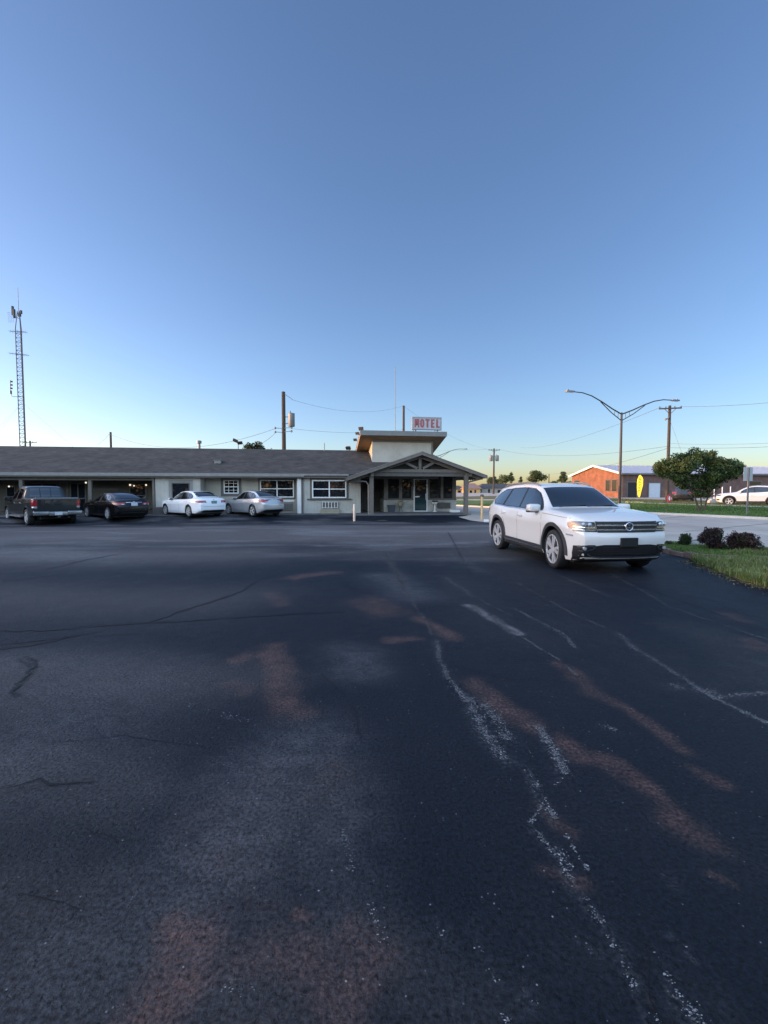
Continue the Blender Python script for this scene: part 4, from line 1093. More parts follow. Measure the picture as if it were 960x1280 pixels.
    def arch_trim(c, u, r0, r1, mat_, off=.012, a0=-.15, a1=math.pi + .15, n=36):
        for s in ('left', 'right'):
            mb = MB(); P_ = []
            for k in range(n + 1):
                a = a0 + (a1 - a0) * k / n
                for j, r in enumerate((r0, r0, r1, r1)):
                    (p, nn), d = c.P(s, u - math.cos(a) * r, max(c.wz + .012 + math.sin(a) * r, float(c.zb(u)) + .015))
                    P_.append(p + d * ((-.05, off, off * .8, -.01)[j]))
            mb.add(P_, [(4 * k + j, 4 * k + j + 1, 4 * k + j + 5, 4 * k + j + 4) for k in range(n) for j in range(3)])
            mb.build('arch_trim', mat_, c.root, smooth=True)
    def mirror(c, u, z, mat_, out=.22, size=(.13, .11, .085), dark=None):
        for sgn in (1, -1):
            s = 'left' if sgn > 0 else 'right'
            (p, n), d = c.P(s, u, z)
            bm_ = MB(); q = p + Vector((.03, sgn * (out * .55), .045))
            Mx = Matrix.Translation(q) @ Matrix.Rotation(sgn * R(-8), 4, 'Z')
            bm_.box(-size[2], size[2], -size[0], size[0], -size[1] * .7, size[1] * .75, Mx, bev=min(.06, size[1] * .62))
            o = bm_.build('mirror', mat_, c.root, smooth=True, sharp=60)
            bm_ = MB(); bm_.bar(p - Vector((0, sgn * .02, 0)), q + Vector((0, 0, -.04)), .07, .05); bm_.box(-size[2] * 1.06, size[2] * .6, -size[0] * .93, size[0] * .93, -size[1] * .82, -size[1] * .35, Mx, bev=.02)
            bm_.build('base', dark or M['blackplastic'], o)
            bm_ = MB(); bm_.box(-size[2] - .006, -size[2] + .004, -size[0] * .85, size[0] * .85, -size[1] * .5, size[1] * .6, Mx); bm_.build('mirror_glass', M['carglass'], o)
    def handle(c, u, z, mat_):
        for s, sgn in (('left', 1), ('right', -1)):
            (p, n), d = c.P(s, u, z); mb = MB(); mb.box(p.x - .11, p.x + .11, min(p.y - .01 * sgn, p.y + .035 * sgn), max(p.y - .01 * sgn, p.y + .035 * sgn), p.z - .017, p.z + .017, bev=.012)
            mb.build('door_handle', mat_, c.root, smooth=True)
def place(root, x, y, fwd, z=None):
    root.location = (x, y, gzf(x, y) if z is None else z)
    root.rotation_euler = (0, 0, math.atan2(fwd[1], fwd[0]))

# ------------------------------------------------------------------ the big white utility vehicle by the bed
def big_suv():
    root = thing('parked_suv', 'big white three-row SUV with chrome grille bars, parked alone near the planting bed', 'suv')
    L = 5.04
    c = Car(root, L,
        zt=tab((0, .99), (.06, 1.03), (.2, 1.075), (.6, 1.125), (1.05, 1.165), (1.34, 1.19), (1.46, 1.245), (1.75, 1.43), (2.08, 1.615), (2.30, 1.685), (2.9, 1.725), (3.6, 1.715), (4.3, 1.665), (4.58, 1.62), (4.68, 1.55), (4.82, 1.30), (4.93, 1.08), (5.0, .98), (5.04, .90)),
        zb=tab((0, .30), (.1, .24), (.5, .22), (4.4, .24), (4.85, .30), (5.04, .40)),
        zs=tab((0, .95), (.1, 1.005), (.4, 1.068), (1.0, 1.122), (1.36, 1.138), (1.75, 1.118), (2.5, 1.115), (3.7, 1.15), (4.4, 1.175), (4.7, 1.14), (4.93, .98), (5.04, .85)),
        wm=tab((0, .80), (.05, .85), (.14, .90), (.3, .945), (.55, .985), (.9, .995), (1.6, .975), (3.2, .975), (3.95, .995), (4.4, .975), (4.75, .93), (4.95, .86), (5.04, .80)),
        wt=tab((0, .74), (.1, .80), (.4, .875), (1.0, .895), (1.36, .875), (1.6, .785), (2.0, .685), (2.4, .655), (3.4, .655), (4.3, .63), (4.6, .62), (4.85, .70), (5.04, .72)),
        nose=tab((.2, .16), (.36, .08), (.50, .03), (.62, 0), (.74, .015), (.80, .04), (.97, .055), (1.03, .09), (1.1, .14), (1.3, .14)), tail=tab((.3, .06), (.5, 0), (.8, .0), (1.2, 0)), bow=.16, paint=paint_pearl())
    c.wz = .385
    ua, ub = .95, 3.93
    c.body((ua, ub), .455)
    # glasshouse
    c.both('window_surround', [(1.50, 1.135), (2.4, 1.135), (3.4, 1.155), (4.33, 1.20), (4.52, 1.30), (4.36, 1.47), (4.05, 1.575), (3.4, 1.618), (2.75, 1.628), (2.32, 1.598), (2.02, 1.50), (1.75, 1.32)], .002, M['blackplastic'])
    for p in ([(1.66, 1.15), (2.66, 1.158), (2.64, 1.605), (2.34, 1.578), (2.06, 1.485), (1.80, 1.31)], [(2.74, 1.158), (3.62, 1.183), (3.50, 1.592), (2.78, 1.606), (2.72, 1.604)], [(3.72, 1.188), (4.28, 1.216), (4.45, 1.31), (4.31, 1.455), (4.02, 1.55), (3.62, 1.585)]):
        c.both('window', p, .006, M['carglass'], inset=.0)
    c.decal('windshield', [(1.40, -.74), (1.40, .74), (1.80, .655), (2.11, .60), (2.11, -.60), (1.80, -.655)], 'top', .004, M['carglass'], res=.09)
    c.decal('rear_window', [(-.56, 1.22), (.56, 1.22), (.50, 1.52), (-.50, 1.52)], 'rear', .004, M['carglass'])
    # chrome under the glass, door gaps, skirts
    mb = MB()
    for s in ('left', 'right'): c.ribbon([(1.52, 1.126), (2.4, 1.126), (3.4, 1.146), (4.32, 1.19)], .022, s, .007, mb)
    mb.build('window_trim', M['chrome'], root)
    gap = mat('shut line', (0.06, 0.06, 0.06), .8); mb = MB()
    for s in ('left', 'right'):
        c.ribbon([(1.50, 1.12), (1.47, .95), (1.50, .6), (1.52, .40)], .009, s, .002, mb); c.ribbon([(2.70, 1.13), (2.70, .40)], .009, s, .002, mb); c.ribbon([(3.66, 1.16), (3.62, .95), (3.50, .78), (3.42, .55), (3.38, .40)], .009, s, .002, mb)
        c.ribbon([(.40, 1.03), (.9, 1.06), (1.45, 1.082)], .008, s, .002, mb)
    mb.build('shut_line', gap, root)
    mb = MB()
    for s in ('left', 'right'): c.ribbon([(1.50, .555), (2.5, .56), (3.40, .585)], .018, s, .006, mb)
    mb.build('side_molding', c.paint, root)
    c.both('side_skirt', [(1.42, .24), (3.46, .24), (3.44, .42), (1.44, .40)], .014, M['cladding'])
    mb = MB()
    for s in ('left', 'right'): c.ribbon([(1.45, .335), (3.43, .35)], .022, s, .018, mb)
    mb.build('skirt_trim', M['chrome'], root)
    for u in (ua, ub): c.arch_trim(u, .450, .525, M['cladding'])
    c.mirror(1.72, 1.13, c.paint, out=.24, size=(.14, .115, .09))
    c.handle(2.52, .97, c.paint); c.handle(3.50, .985, c.paint)
    for u in (ua, ub):
        for sg_ in (1, -1): c.wheel(u, sg_, .385, .25, 5, .285, steer=-4 if u == ua else 0, double=True)
    # face: grille, bars, lamps, bumper
    g = c.decal('grille', [(-.56, .785), (.56, .785), (.60, .985), (-.60, .985)], 'front', .010, M['blackplastic'], res=.05, inset=.03)
    mb = MB()
    for z_, w_ in ((.838, .024), (.918, .026)):
        c.ribbon([(-.58, z_), (0, z_), (.58, z_)], w_, 'front', .030, mb)
    mb.build('grille_bar', M['chrome'], g)
    for s in (1, -1):
        hl = c.decal('headlight', [(s * .57, .795), (s * .90, .80), (s * .95, .86), (s * .945, .955), (s * .90, .985), (s * .61, .975)][::s], 'front', .008, M['bluish'], res=.04, inset=.02)
        mb = MB()
        c.ribbon([(s * .60, .872), (s * .74, .874), (s * .90, .886)], .018, 'front', .018, mb, .04); c.ribbon([(s * .59, .828), (s * .74, .828), (s * .91, .842)], .012, 'front', .018, mb, .04)
        mb.build('light_bar', M['chrome'], hl)
        for yy, rr in ((.69, .030), (.79, .033)):
            (p, n), d = c.P('front', s * yy, .925); mb = MB(); mb.lathe([(rr * 1.25, -.01), (rr * 1.3, .008), (rr, .014), (rr * .6, .02), (.004, .024)], 20, Matrix.Translation(p + d * .004) @ Matrix.Rotation(math.pi / 2, 4, 'Y')); mb.build('projector_lens', M['clearlens'], hl, smooth=True)
        c.decal('turn_signal', [(s * .885, .86), (s * .94, .87), (s * .935, .94), (s * .89, .93)][::s], 'front', .012, mat('clear amber lens', (.42, .17, .10), .2, coat=.4), res=.03, parent=hl)
        c.decal('side_marker', [(.30, .70), (.46, .715), (.46, .745), (.30, .735)], 'left' if s > 0 else 'right', .004, M['clearlens'], res=.03)
        # fog lamp pocket and its bright C
        pk = c.decal('fog_lamp_pocket', [(s * .64, .40), (s * .90, .40), (s * .90, .535), (s * .72, .56), (s * .60, .56)][::s], 'front', .010, M['blackplastic'], res=.04)
        mb = MB(); c.ribbon([(s * .86, .525), (s * .66, .54), (s * .60, .515), (s * .66, .475), (s * .74, .455), (s * .85, .45)], .020, 'front', .022, mb, .04); mb.build('fog_lamp_trim', M['chrome'], pk)
        (p, n), d = c.P('front', s * .78, .495); mb = MB(); mb.lathe([(.035, -.01), (.035, .012), (.004, .018)], 18, Matrix.Translation(p + d * .008) @ Matrix.Rotation(math.pi / 2, 4, 'Y')); mb.build('fog_lamp', M['clearlens'], pk)
    c.decal('lower_grille', [(-.88, .245), (.88, .245), (.90, .40), (.62, .54), (.45, .565), (-.45, .565), (-.62, .54), (-.90, .40)], 'front', .006, M['blackplastic'], res=.06, inset=.02)
    mb = MB(); c.ribbon([(-.72, .40), (-.64, .345), (-.5, .335), (0, .335), (.5, .335), (.64, .345), (.72, .40)], .028, 'front', .020, mb); mb.build('chin_trim', M['chrome'], root)
    mb = MB()
    for z_ in (.40, .44, .48, .52): c.ribbon([(-.46, z_), (.46, z_)], .010, 'front', .012, mb)
    mb.build('intake_slat', M['cladding'], root)
    (p, n), d = c.P('front', 0, .60); mb = MB(); mb.box(p.x - .01, p.x + .030, -.165, .165, .53, .695, bev=.008); mb.build('plate_holder', mat('blank black plate', (.012, .012, .013), .5), root)
    # round emblem: ring, V and W
    (p, n), d = c.P('front', 0, .895); x = p.x + .036; r = .070
    mb = MB()
    P_ = []
    nn = 36
    ring = [Vector((x + .008, math.cos(2 * math.pi * k / nn) * r, .895 + math.sin(2 * math.pi * k / nn) * r)) for k in range(nn + 1)]
    mb.tube(ring, .009, 8, cap=False)
    def st(a, b): mb.bar((x + .006, a[0] * r, .895 + a[1] * r), (x + .006, b[0] * r, .895 + b[1] * r), .014, .012, up=(1, 0, 0))
    st((-.42, .86), (0, .12)); st((.42, .86), (0, .12)); st((-.86, .35), (-.40, -.84)); st((-.40, -.84), (0, -.02)); st((0, -.02), (.40, -.84)); st((.40, -.84), (.86, .35))
    em = mb.build('emblem', M['chrome'], g, smooth=True)
    mb = MB(); mb.lathe([(r, -.03), (r, .0), (.004, .002)], 30, Matrix.Translation((x, 0, .895)) @ Matrix.Rotation(math.pi / 2, 4, 'Y')); mb.build('emblem_disc', mat('emblem blue black', (.012, .016, .03), .45, spec=.3), em)
    # roof rails, wipers, rear lamps, hood creases
    for sgn in (1, -1):
        pts = []
        for u in np.linspace(2.25, 4.35, 14):
            (p, n), d = c.P('top', float(u), sgn * .60); k = 1 if .01 < (u - 2.25) / 2.1 < .99 else 0
            pts.append(p + Vector((0, sgn * .0, .036 * k + .004)))
        mb = MB(); mb.tube(pts, [.014 if i in (0, len(pts) - 1) else .021 for i in range(len(pts))], 8); mb.build('roof_rail', M['galv'], root, smooth=True)
        c.decal('tail_light', [(sgn * .55, .93), (sgn * .93, .93), (sgn * .93, 1.06), (sgn * .60, 1.06)][::sgn], 'rear', .008, M['redlens'], res=.05)
        c.decal('tail_light', [(4.72, .93), (5.0, .93), (4.94, 1.06), (4.66, 1.06)], 'left' if sgn > 0 else 'right', .008, M['redlens'], res=.05)
    mb = MB()
    for y0, y1 in ((-.62, .02), (.0, .62)):
        pts = []
        for k in range(7): (p, n), d = c.P('top', 1.36 + .012 * k, y0 + (y1 - y0) * k / 6); pts.append(p + Vector((0, 0, .018)))
        mb.tube(pts, .009, 6)
    mb.build('wiper', M['blackplastic'], root).name = 'windshield_wiper'
    mb = MB()
    for s in (1, -1): c.ribbon([(.22, s * .60), (.7, s * .63), (1.3, s * .66)], .012, 'top', .003, mb)
    mb.build('hood_crease', c.paint, root)
    mb = MB(); mb.box(-L / 2 + .5, L / 2 - .45, -.80, .80, .19, .26); mb.build('underbody', M['dark'], root)
    fw = Vector((.118, -.993)).normalized()
    ctr = Vector((4.32, 9.01)) - fw * (L / 2 - ua)
    place(root, ctr.x, ctr.y, fw)
big_suv()

# ------------------------------------------------------------------ sedans seen from behind
def sedan(name, label, L, W_, H, pt, x, y, ang, wb=None, lamp='wide', rear_band=None, plate='plate', wheelm=None, glassdark=True):
    root = thing(name, label, 'sedan')
    k, w, hh = L / 4.86, W_ / 1.85, H / 1.465
    T = lambda *p: tab(*[(a * k, b) for a, b in p])
    c = Car(root, L,
        zt=T((0, .70 * hh), (.08, .78 * hh), (.4, .88 * hh), (1.0, .96 * hh), (1.35, 1.0 * hh), (1.55, 1.08 * hh), (2.0, 1.31 * hh), (2.3, 1.42 * hh), (2.8, 1.455 * hh), (3.3, 1.435 * hh), (3.7, 1.345 * hh), (4.1, 1.175 * hh), (4.28, 1.09 * hh), (4.55, 1.065 * hh), (4.74, 1.045 * hh), (4.82, .98 * hh), (4.86, .88 * hh)),
        zb=T((0, .26), (.2, .19), (.6, .18), (4.2, .20), (4.6, .26), (4.86, .36)),
        zs=T((0, .64 * hh), (.1, .73 * hh), (.5, .84 * hh), (1.2, .90 * hh), (2.0, .93 * hh), (3.0, .96 * hh), (3.8, 1.0 * hh), (4.4, 1.01 * hh), (4.76, .98 * hh), (4.86, .82 * hh)),
        wm=T((0, .64 * w), (.06, .72 * w), (.2, .82 * w), (.5, .905 * w), (.9, .925 * w), (2.4, .915 * w), (3.9, .925 * w), (4.4, .89 * w), (4.7, .82 * w), (4.86, .74 * w)),
        wt=T((0, .52 * w), (.3, .70 * w), (1.2, .76 * w), (1.55, .70 * w), (2.1, .59 * w), (2.6, .565 * w), (3.3, .565 * w), (3.9, .60 * w), (4.25, .70 * w), (4.6, .70 * w), (4.86, .62 * w)),
        nose=tab((.2, .10), (.5, 0), (.8, .10)), tail=tab((.2, .10), (.45, .0), (.65, .0), (.9, .05), (1.05, .06)), bow=.20, paint=pt)
    r = .325 * (hh ** .3); c.wz = r
    ua, ub = .93 * k, .93 * k + (wb or 2.78)
    c.body((ua, ub), r + .055)
    S = lambda *p: [(a * k, b * hh) for a, b in p]
    c.both('window_surround', S((1.62, .945), (2.6, .965), (3.6, .99), (4.02, 1.03), (3.86, 1.16), (3.55, 1.295), (3.0, 1.375), (2.5, 1.375), (2.2, 1.31), (1.9, 1.14)), .002, M['blackplastic'])
    for p in (S((1.72, .96), (2.58, .98), (2.58, 1.35), (2.46, 1.35), (2.22, 1.28), (1.94, 1.13)), S((2.66, .98), (3.50, 1.0), (3.42, 1.30), (2.98, 1.352), (2.66, 1.355)), S((3.56, 1.005), (3.94, 1.035), (3.80, 1.155), (3.50, 1.285))):
        c.both('window', p, .006, M['carglass'], inset=0)
    c.decal('windshield', [(1.50 * k, -.66 * w), (1.50 * k, .66 * w), (2.22 * k, .52 * w), (2.22 * k, -.52 * w)], 'top', .004, M['carglass'], res=.1)
    c.decal('rear_window', [(3.50 * k, -.50 * w), (3.50 * k, .50 * w), (4.18 * k, .63 * w), (4.18 * k, -.63 * w)], 'top', .004, M['carglass'], res=.1)
    mb = MB(); gap = M['blackplastic']
    for s in ('left', 'right'):
        for p in (S((1.60, .92), (1.58, .7), (1.62, .30)), S((2.62, .95), (2.62, .30)), S((3.58, .98), (3.50, .75), (3.30, .5), (3.26, .3))): c.ribbon(p, .010, s, .002, mb)
    c.ribbon([(-.60 * w, .72 * hh), (-.56 * w, .60 * hh), (.56 * w, .60 * hh), (.60 * w, .72 * hh)], .010, 'rear', .002, mb)
    mb.build('shut_line', gap, root)
    c.mirror(1.78 * k, .94 * hh, pt, out=.2, size=(.10, .075, .06)); c.handle(2.46 * k, .83 * hh, pt); c.handle(3.40 * k, .85 * hh, pt)
    for u in (ua, ub):
        for sg_ in (1, -1): c.wheel(u, sg_, r, .21, 7 if lamp == 'wide' else 5, r * .68)
    for s in (1, -1):
        if lamp == 'wide': pr, ps = [(s * .42 * w, .80 * hh), (s * .86 * w, .80 * hh), (s * .88 * w, .925 * hh), (s * .46 * w, .915 * hh)], S((4.52, .80), (4.80, .80), (4.76, .92), (4.46, .92))
        else: pr, ps = [(s * .48 * w, .80 * hh), (s * .88 * w, .79 * hh), (s * .90 * w, .96 * hh), (s * .66 * w, .975 * hh)], S((4.46, .80), (4.78, .79), (4.76, .96), (4.38, .93))
        c.decal('tail_light', pr[::s], 'rear', .010, M['redlens'], res=.05); c.decal('tail_light', ps, 'left' if s > 0 else 'right', .010, M['redlens'], res=.05)
        c.decal('headlight', [(s * .45 * w, .58 * hh), (s * .80 * w, .60 * hh), (s * .82 * w, .72 * hh), (s * .5 * w, .68 * hh)][::s], 'front', .008, M['clearlens'], res=.06)
        c.decal('reversing_light', [(s * .48 * w, .815 * hh), (s * .60 * w, .815 * hh), (s * .61 * w, .85 * hh), (s * .49 * w, .85 * hh)][::s], 'rear', .014, M['clearlens'], res=.04)
    c.decal('grille', [(-.40, .40 * hh), (.40, .40 * hh), (.44, .66 * hh), (-.44, .66 * hh)], 'front', .006, M['blackplastic'])
    c.decal('rear_valance', [(-.62 * w, .27), (.62 * w, .27), (.70 * w, .36), (.55 * w, .41), (-.55 * w, .41), (-.70 * w, .36)], 'rear', .008, M['blackplastic'])
    if rear_band: mb = MB(); c.ribbon([(-.40 * w, .925 * hh), (.40 * w, .925 * hh)], .03, 'rear', .012, mb); mb.build('trunk_trim', rear_band, root)
    (p, n), d = c.P('rear', 0, .82 * hh); mb = MB(); mb.box(p.x - .022, p.x + .01, -.155, .155, .75 * hh, .75 * hh + .155, bev=.004); pl = mb.build('number_plate', M[plate], root)
    (p, n), d = c.P('rear', 0, .96 * hh); mb = MB(); mb.box(p.x - .016, p.x + .01, -.045, .045, .945 * hh, .98 * hh, bev=.01); mb.build('badge', M['chrome'], root)
    mb = MB(); mb.box(-L / 2 + .5, L / 2 - .45, -.72 * w, .72 * w, .15, .24); mb.build('underbody', M['dark'], root)
    a = R(ang); fw = Vector((-math.sin(a), math.cos(a))); lat = Vector((math.cos(a), math.sin(a)))
    # (x, y) is where the near rear tyre stands
    rc = Vector((x, y)) + lat * (W_ / 2 - .02); ctr = rc + fw * (ub - L / 2)
    place(root, ctr.x, ctr.y, fw, z=gzf(rc.x, rc.y))
    return root
M['oldplate'] = mat('green blue plate', (0.16, 0.26, 0.26), .4, var=.4, vscale=18)
sedan('parked_sedan', 'bright white four-door sedan between the black sedan and the silver one', 4.86, 1.85, 1.465, paint('gloss white paint', (.82, .83, .84)), -10.72, 24.5, 50, plate='oldplate')
sedan('parked_sedan', 'silver compact sedan below the wide window, rightmost car of the row', 4.45, 1.70, 1.48, paint('silver paint', (.50, .515, .53), .55, .3), -7.40, 25.1, 48, wb=2.60, lamp='tall')
sedan('parked_sedan', 'black four-door sedan beside the dark pickup under the gallery', 4.85, 1.84, 1.45, mat('black paint', (.004, .004, .005), .25, spec=.3, coat=.25), -14.37, 23.2, 52, plate='plate', rear_band=M['chrome'])

# ------------------------------------------------------------------ pickup truck
def pickup():
    root = thing('pickup_truck', 'dark green-grey crew cab pickup truck with chrome rear bumper, nose under the gallery', 'pickup truck')
    pt = paint('dark slate paint', (.012, .018, .020), .35, .3); L = 5.80
    c = Car(root, L,
        zt=tab((0, 1.02), (.1, 1.10), (.5, 1.16), (1.2, 1.22), (1.42, 1.26), (1.7, 1.45), (2.1, 1.76), (2.35, 1.87), (2.9, 1.92), (3.5, 1.91), (3.78, 1.87), (3.86, 1.78), (3.96, 1.40), (4.0, 1.31), (4.6, 1.31), (5.6, 1.325), (5.72, 1.325), (5.80, 1.29)),
        zb=tab((0, .50), (.2, .42), (.6, .40), (5.2, .44), (5.6, .56), (5.80, .58)),
        zs=tab((0, .98), (.1, 1.05), (.5, 1.11), (1.4, 1.16), (2.5, 1.18), (3.9, 1.22), (4.0, 1.27), (5.7, 1.285), (5.80, 1.25)),
        wm=tab((0, .78), (.08, .88), (.3, .97), (.7, 1.01), (2.0, 1.0), (3.9, 1.0), (4.6, 1.01), (5.5, 1.0), (5.72, .985), (5.80, .955)),
        wt=tab((0, .7), (.4, .86), (1.4, .86), (1.8, .80), (2.3, .71), (3.6, .71), (3.9, .78), (4.0, .93), (5.8, .90)),
        nose=tab((.3, .08), (.7, 0), (1.1, .06)), tail=tab((.5, .02), (.9, 0), (1.2, 0)), bow=.07, paint=pt)
    c.wz = .395; ua, ub = .98, 4.68
    c.body((ua, ub), .47)
    c.both('window_surround', [(1.66, 1.21), (2.6, 1.22), (3.70, 1.25), (3.72, 1.5), (3.58, 1.76), (2.95, 1.80), (2.42, 1.77), (2.15, 1.66), (1.9, 1.44)], .002, M['blackplastic'])
    for p in ([(1.78, 1.225), (2.68, 1.235), (2.68, 1.765), (2.45, 1.745), (2.20, 1.64), (1.96, 1.43)], [(2.78, 1.24), (3.62, 1.26), (3.62, 1.5), (3.50, 1.735), (2.95, 1.77), (2.78, 1.768)]): c.both('window', p, .006, M['carglass'], inset=0)
    c.decal('windshield', [(1.5, -.76), (1.5, .76), (2.25, .62), (2.25, -.62)], 'top', .004, M['carglass'], res=.1)
    rw = c.decal('rear_window', [(-.66, 1.36), (.66, 1.36), (.60, 1.78), (-.60, 1.78)], 'rear', .006, M['carglass'])
    mb = MB()
    for y_ in (-.22, .22): c.ribbon([(y_, 1.36), (y_, 1.78)], .03, 'rear', .010, mb)
    mb.build('window_divider', M['blackplastic'], rw)
    # open load bed: bright rail caps along the sides and over the tailgate
    mb = MB()
    for s in ('left', 'right'):
        for k in range(1):
            c.ribbon([(4.02, 1.275), (5.72, 1.29)], .03, s, .008, mb)
    mb.build('bed_rail', M['blackplastic'], root)
    (p, n), d = c.P('rear', 0, 1.1)
    mb = MB(); mb.box(p.x - .02, p.x + .10, -.86, .86, 1.255, 1.34, bev=.012); mb.build('tailgate_cap', M['galv'], root)
    tg_ = c.decal('tailgate', [(-.78, .74), (.78, .74), (.80, 1.27), (-.80, 1.27)], 'rear', .012, pt, res=.09)
    mb = MB(); mb.box(p.x - .03, p.x, -.14, .14, 1.02, 1.12, bev=.015); mb.build('handle', M['blackplastic'], tg_)
    mb = MB(); mb.box(p.x - .026, p.x, -.74, -.30, .78, .83, bev=.004); mb.build('nameplate', M['chrome'], tg_) if False else None
    # bumper
    mb = MB()
    for y0, y1, z0, z1 in ((-.98, -.38, .50, .70), (.38, .98, .50, .70)): mb.box(p.x - .17, p.x + .02, y0, y1, z0, z1, bev=.03)
    mb.box(p.x - .13, p.x + .02, -.39, .39, .47, .66, bev=.02)
    mb.build('rear_bumper', mat('dull chrome', (.30, .31, .33), .25, .8), root, smooth=True)
    mb = MB(); mb.box(p.x - .176, p.x + .0, -.96, -.40, .695, .715, bev=.004); mb.box(p.x - .176, p.x + .0, .40, .96, .695, .715, bev=.004); mb.build('bumper_step', M['blackplastic'], root)
    mb = MB(); mb.box(p.x - .15, p.x - .12, -.155, .155, .50, .655, bev=.004); mb.build('number_plate', M['plate'], root)
    mb = MB(); mb.box(p.x - .22, p.x + .2, -.06, .06, .38, .46); mb.tube([(p.x + .5, -.45, .40), (p.x - .02, -.45, .38)], .035, 10); mb.build('tow_hitch', M['darkmetal'], root)
    for s in (1, -1):
        tl = c.decal('tail_light', [(s * .80, .93), (s * .965, .93), (s * .96, 1.23), (s * .82, 1.23)][::s], 'rear', .016, M['redlens'], res=.05)
        c.decal('tail_light', [(5.58, .93), (5.78, .93), (5.78, 1.23), (5.62, 1.23)], 'left' if s > 0 else 'right', .014, M['redlens'], res=.05)
        c.decal('reversing_light', [(s * .80, .84), (s * .965, .84), (s * .965, .925), (s * .80, .925)][::s], 'rear', .016, M['clearlens'], res=.05)
        c.decal('headlight', [(s * .55, .85), (s * .92, .86), (s * .92, 1.02), (s * .58, 1.0)][::s], 'front', .008, M['clearlens'], res=.06)
    c.decal('grille', [(-.5, .72), (.5, .72), (.54, 1.0), (-.54, 1.0)], 'front', .01, M['chrome'])
    mb = MB()
    for s in ('left', 'right'):
        for q in ([(1.62, 1.18), (1.6, .52)], [(2.73, 1.2), (2.73, .52)], [(3.82, 1.22), (3.82, .52)], [(3.97, 1.24), (3.97, .52)]): c.ribbon(q, .012, s, .002, mb)
    mb.build('shut_line', M['dark'], root)
    c.mirror(1.86, 1.2, M['blackplastic'], out=.34, size=(.14, .15, .08)); c.handle(2.56, 1.04, M['chrome']); c.handle(3.62, 1.05, M['chrome'])
    mb = MB(); mb.bar((L / 2 - 1.55, 1.0, .40), (L / 2 - 3.9, 1.0, .40), .12, .06); mb.bar((L / 2 - 1.55, -1.0, .40), (L / 2 - 3.9, -1.0, .40), .12, .06); mb.build('running_board', M['galv'], root)
    for u in (ua, ub):
        c.arch_trim(u, .465, .51, pt)
        for sg_ in (1, -1): c.wheel(u, sg_, .395, .26, 5, .26)
    mb = MB(); mb.box(-L / 2 + .3, L / 2 - .5, -.6, .6, .30, .46); mb.build('underbody', M['dark'], root)
    a = R(51); fw = Vector((-math.sin(a), math.cos(a))); lat = Vector((math.cos(a), math.sin(a)))
    rc = Vector((-17.2, 21.5)) + lat * .98; ctr = rc + fw * (ub - L / 2)
    place(root, ctr.x, ctr.y, fw, z=gzf(rc.x, rc.y))
pickup()

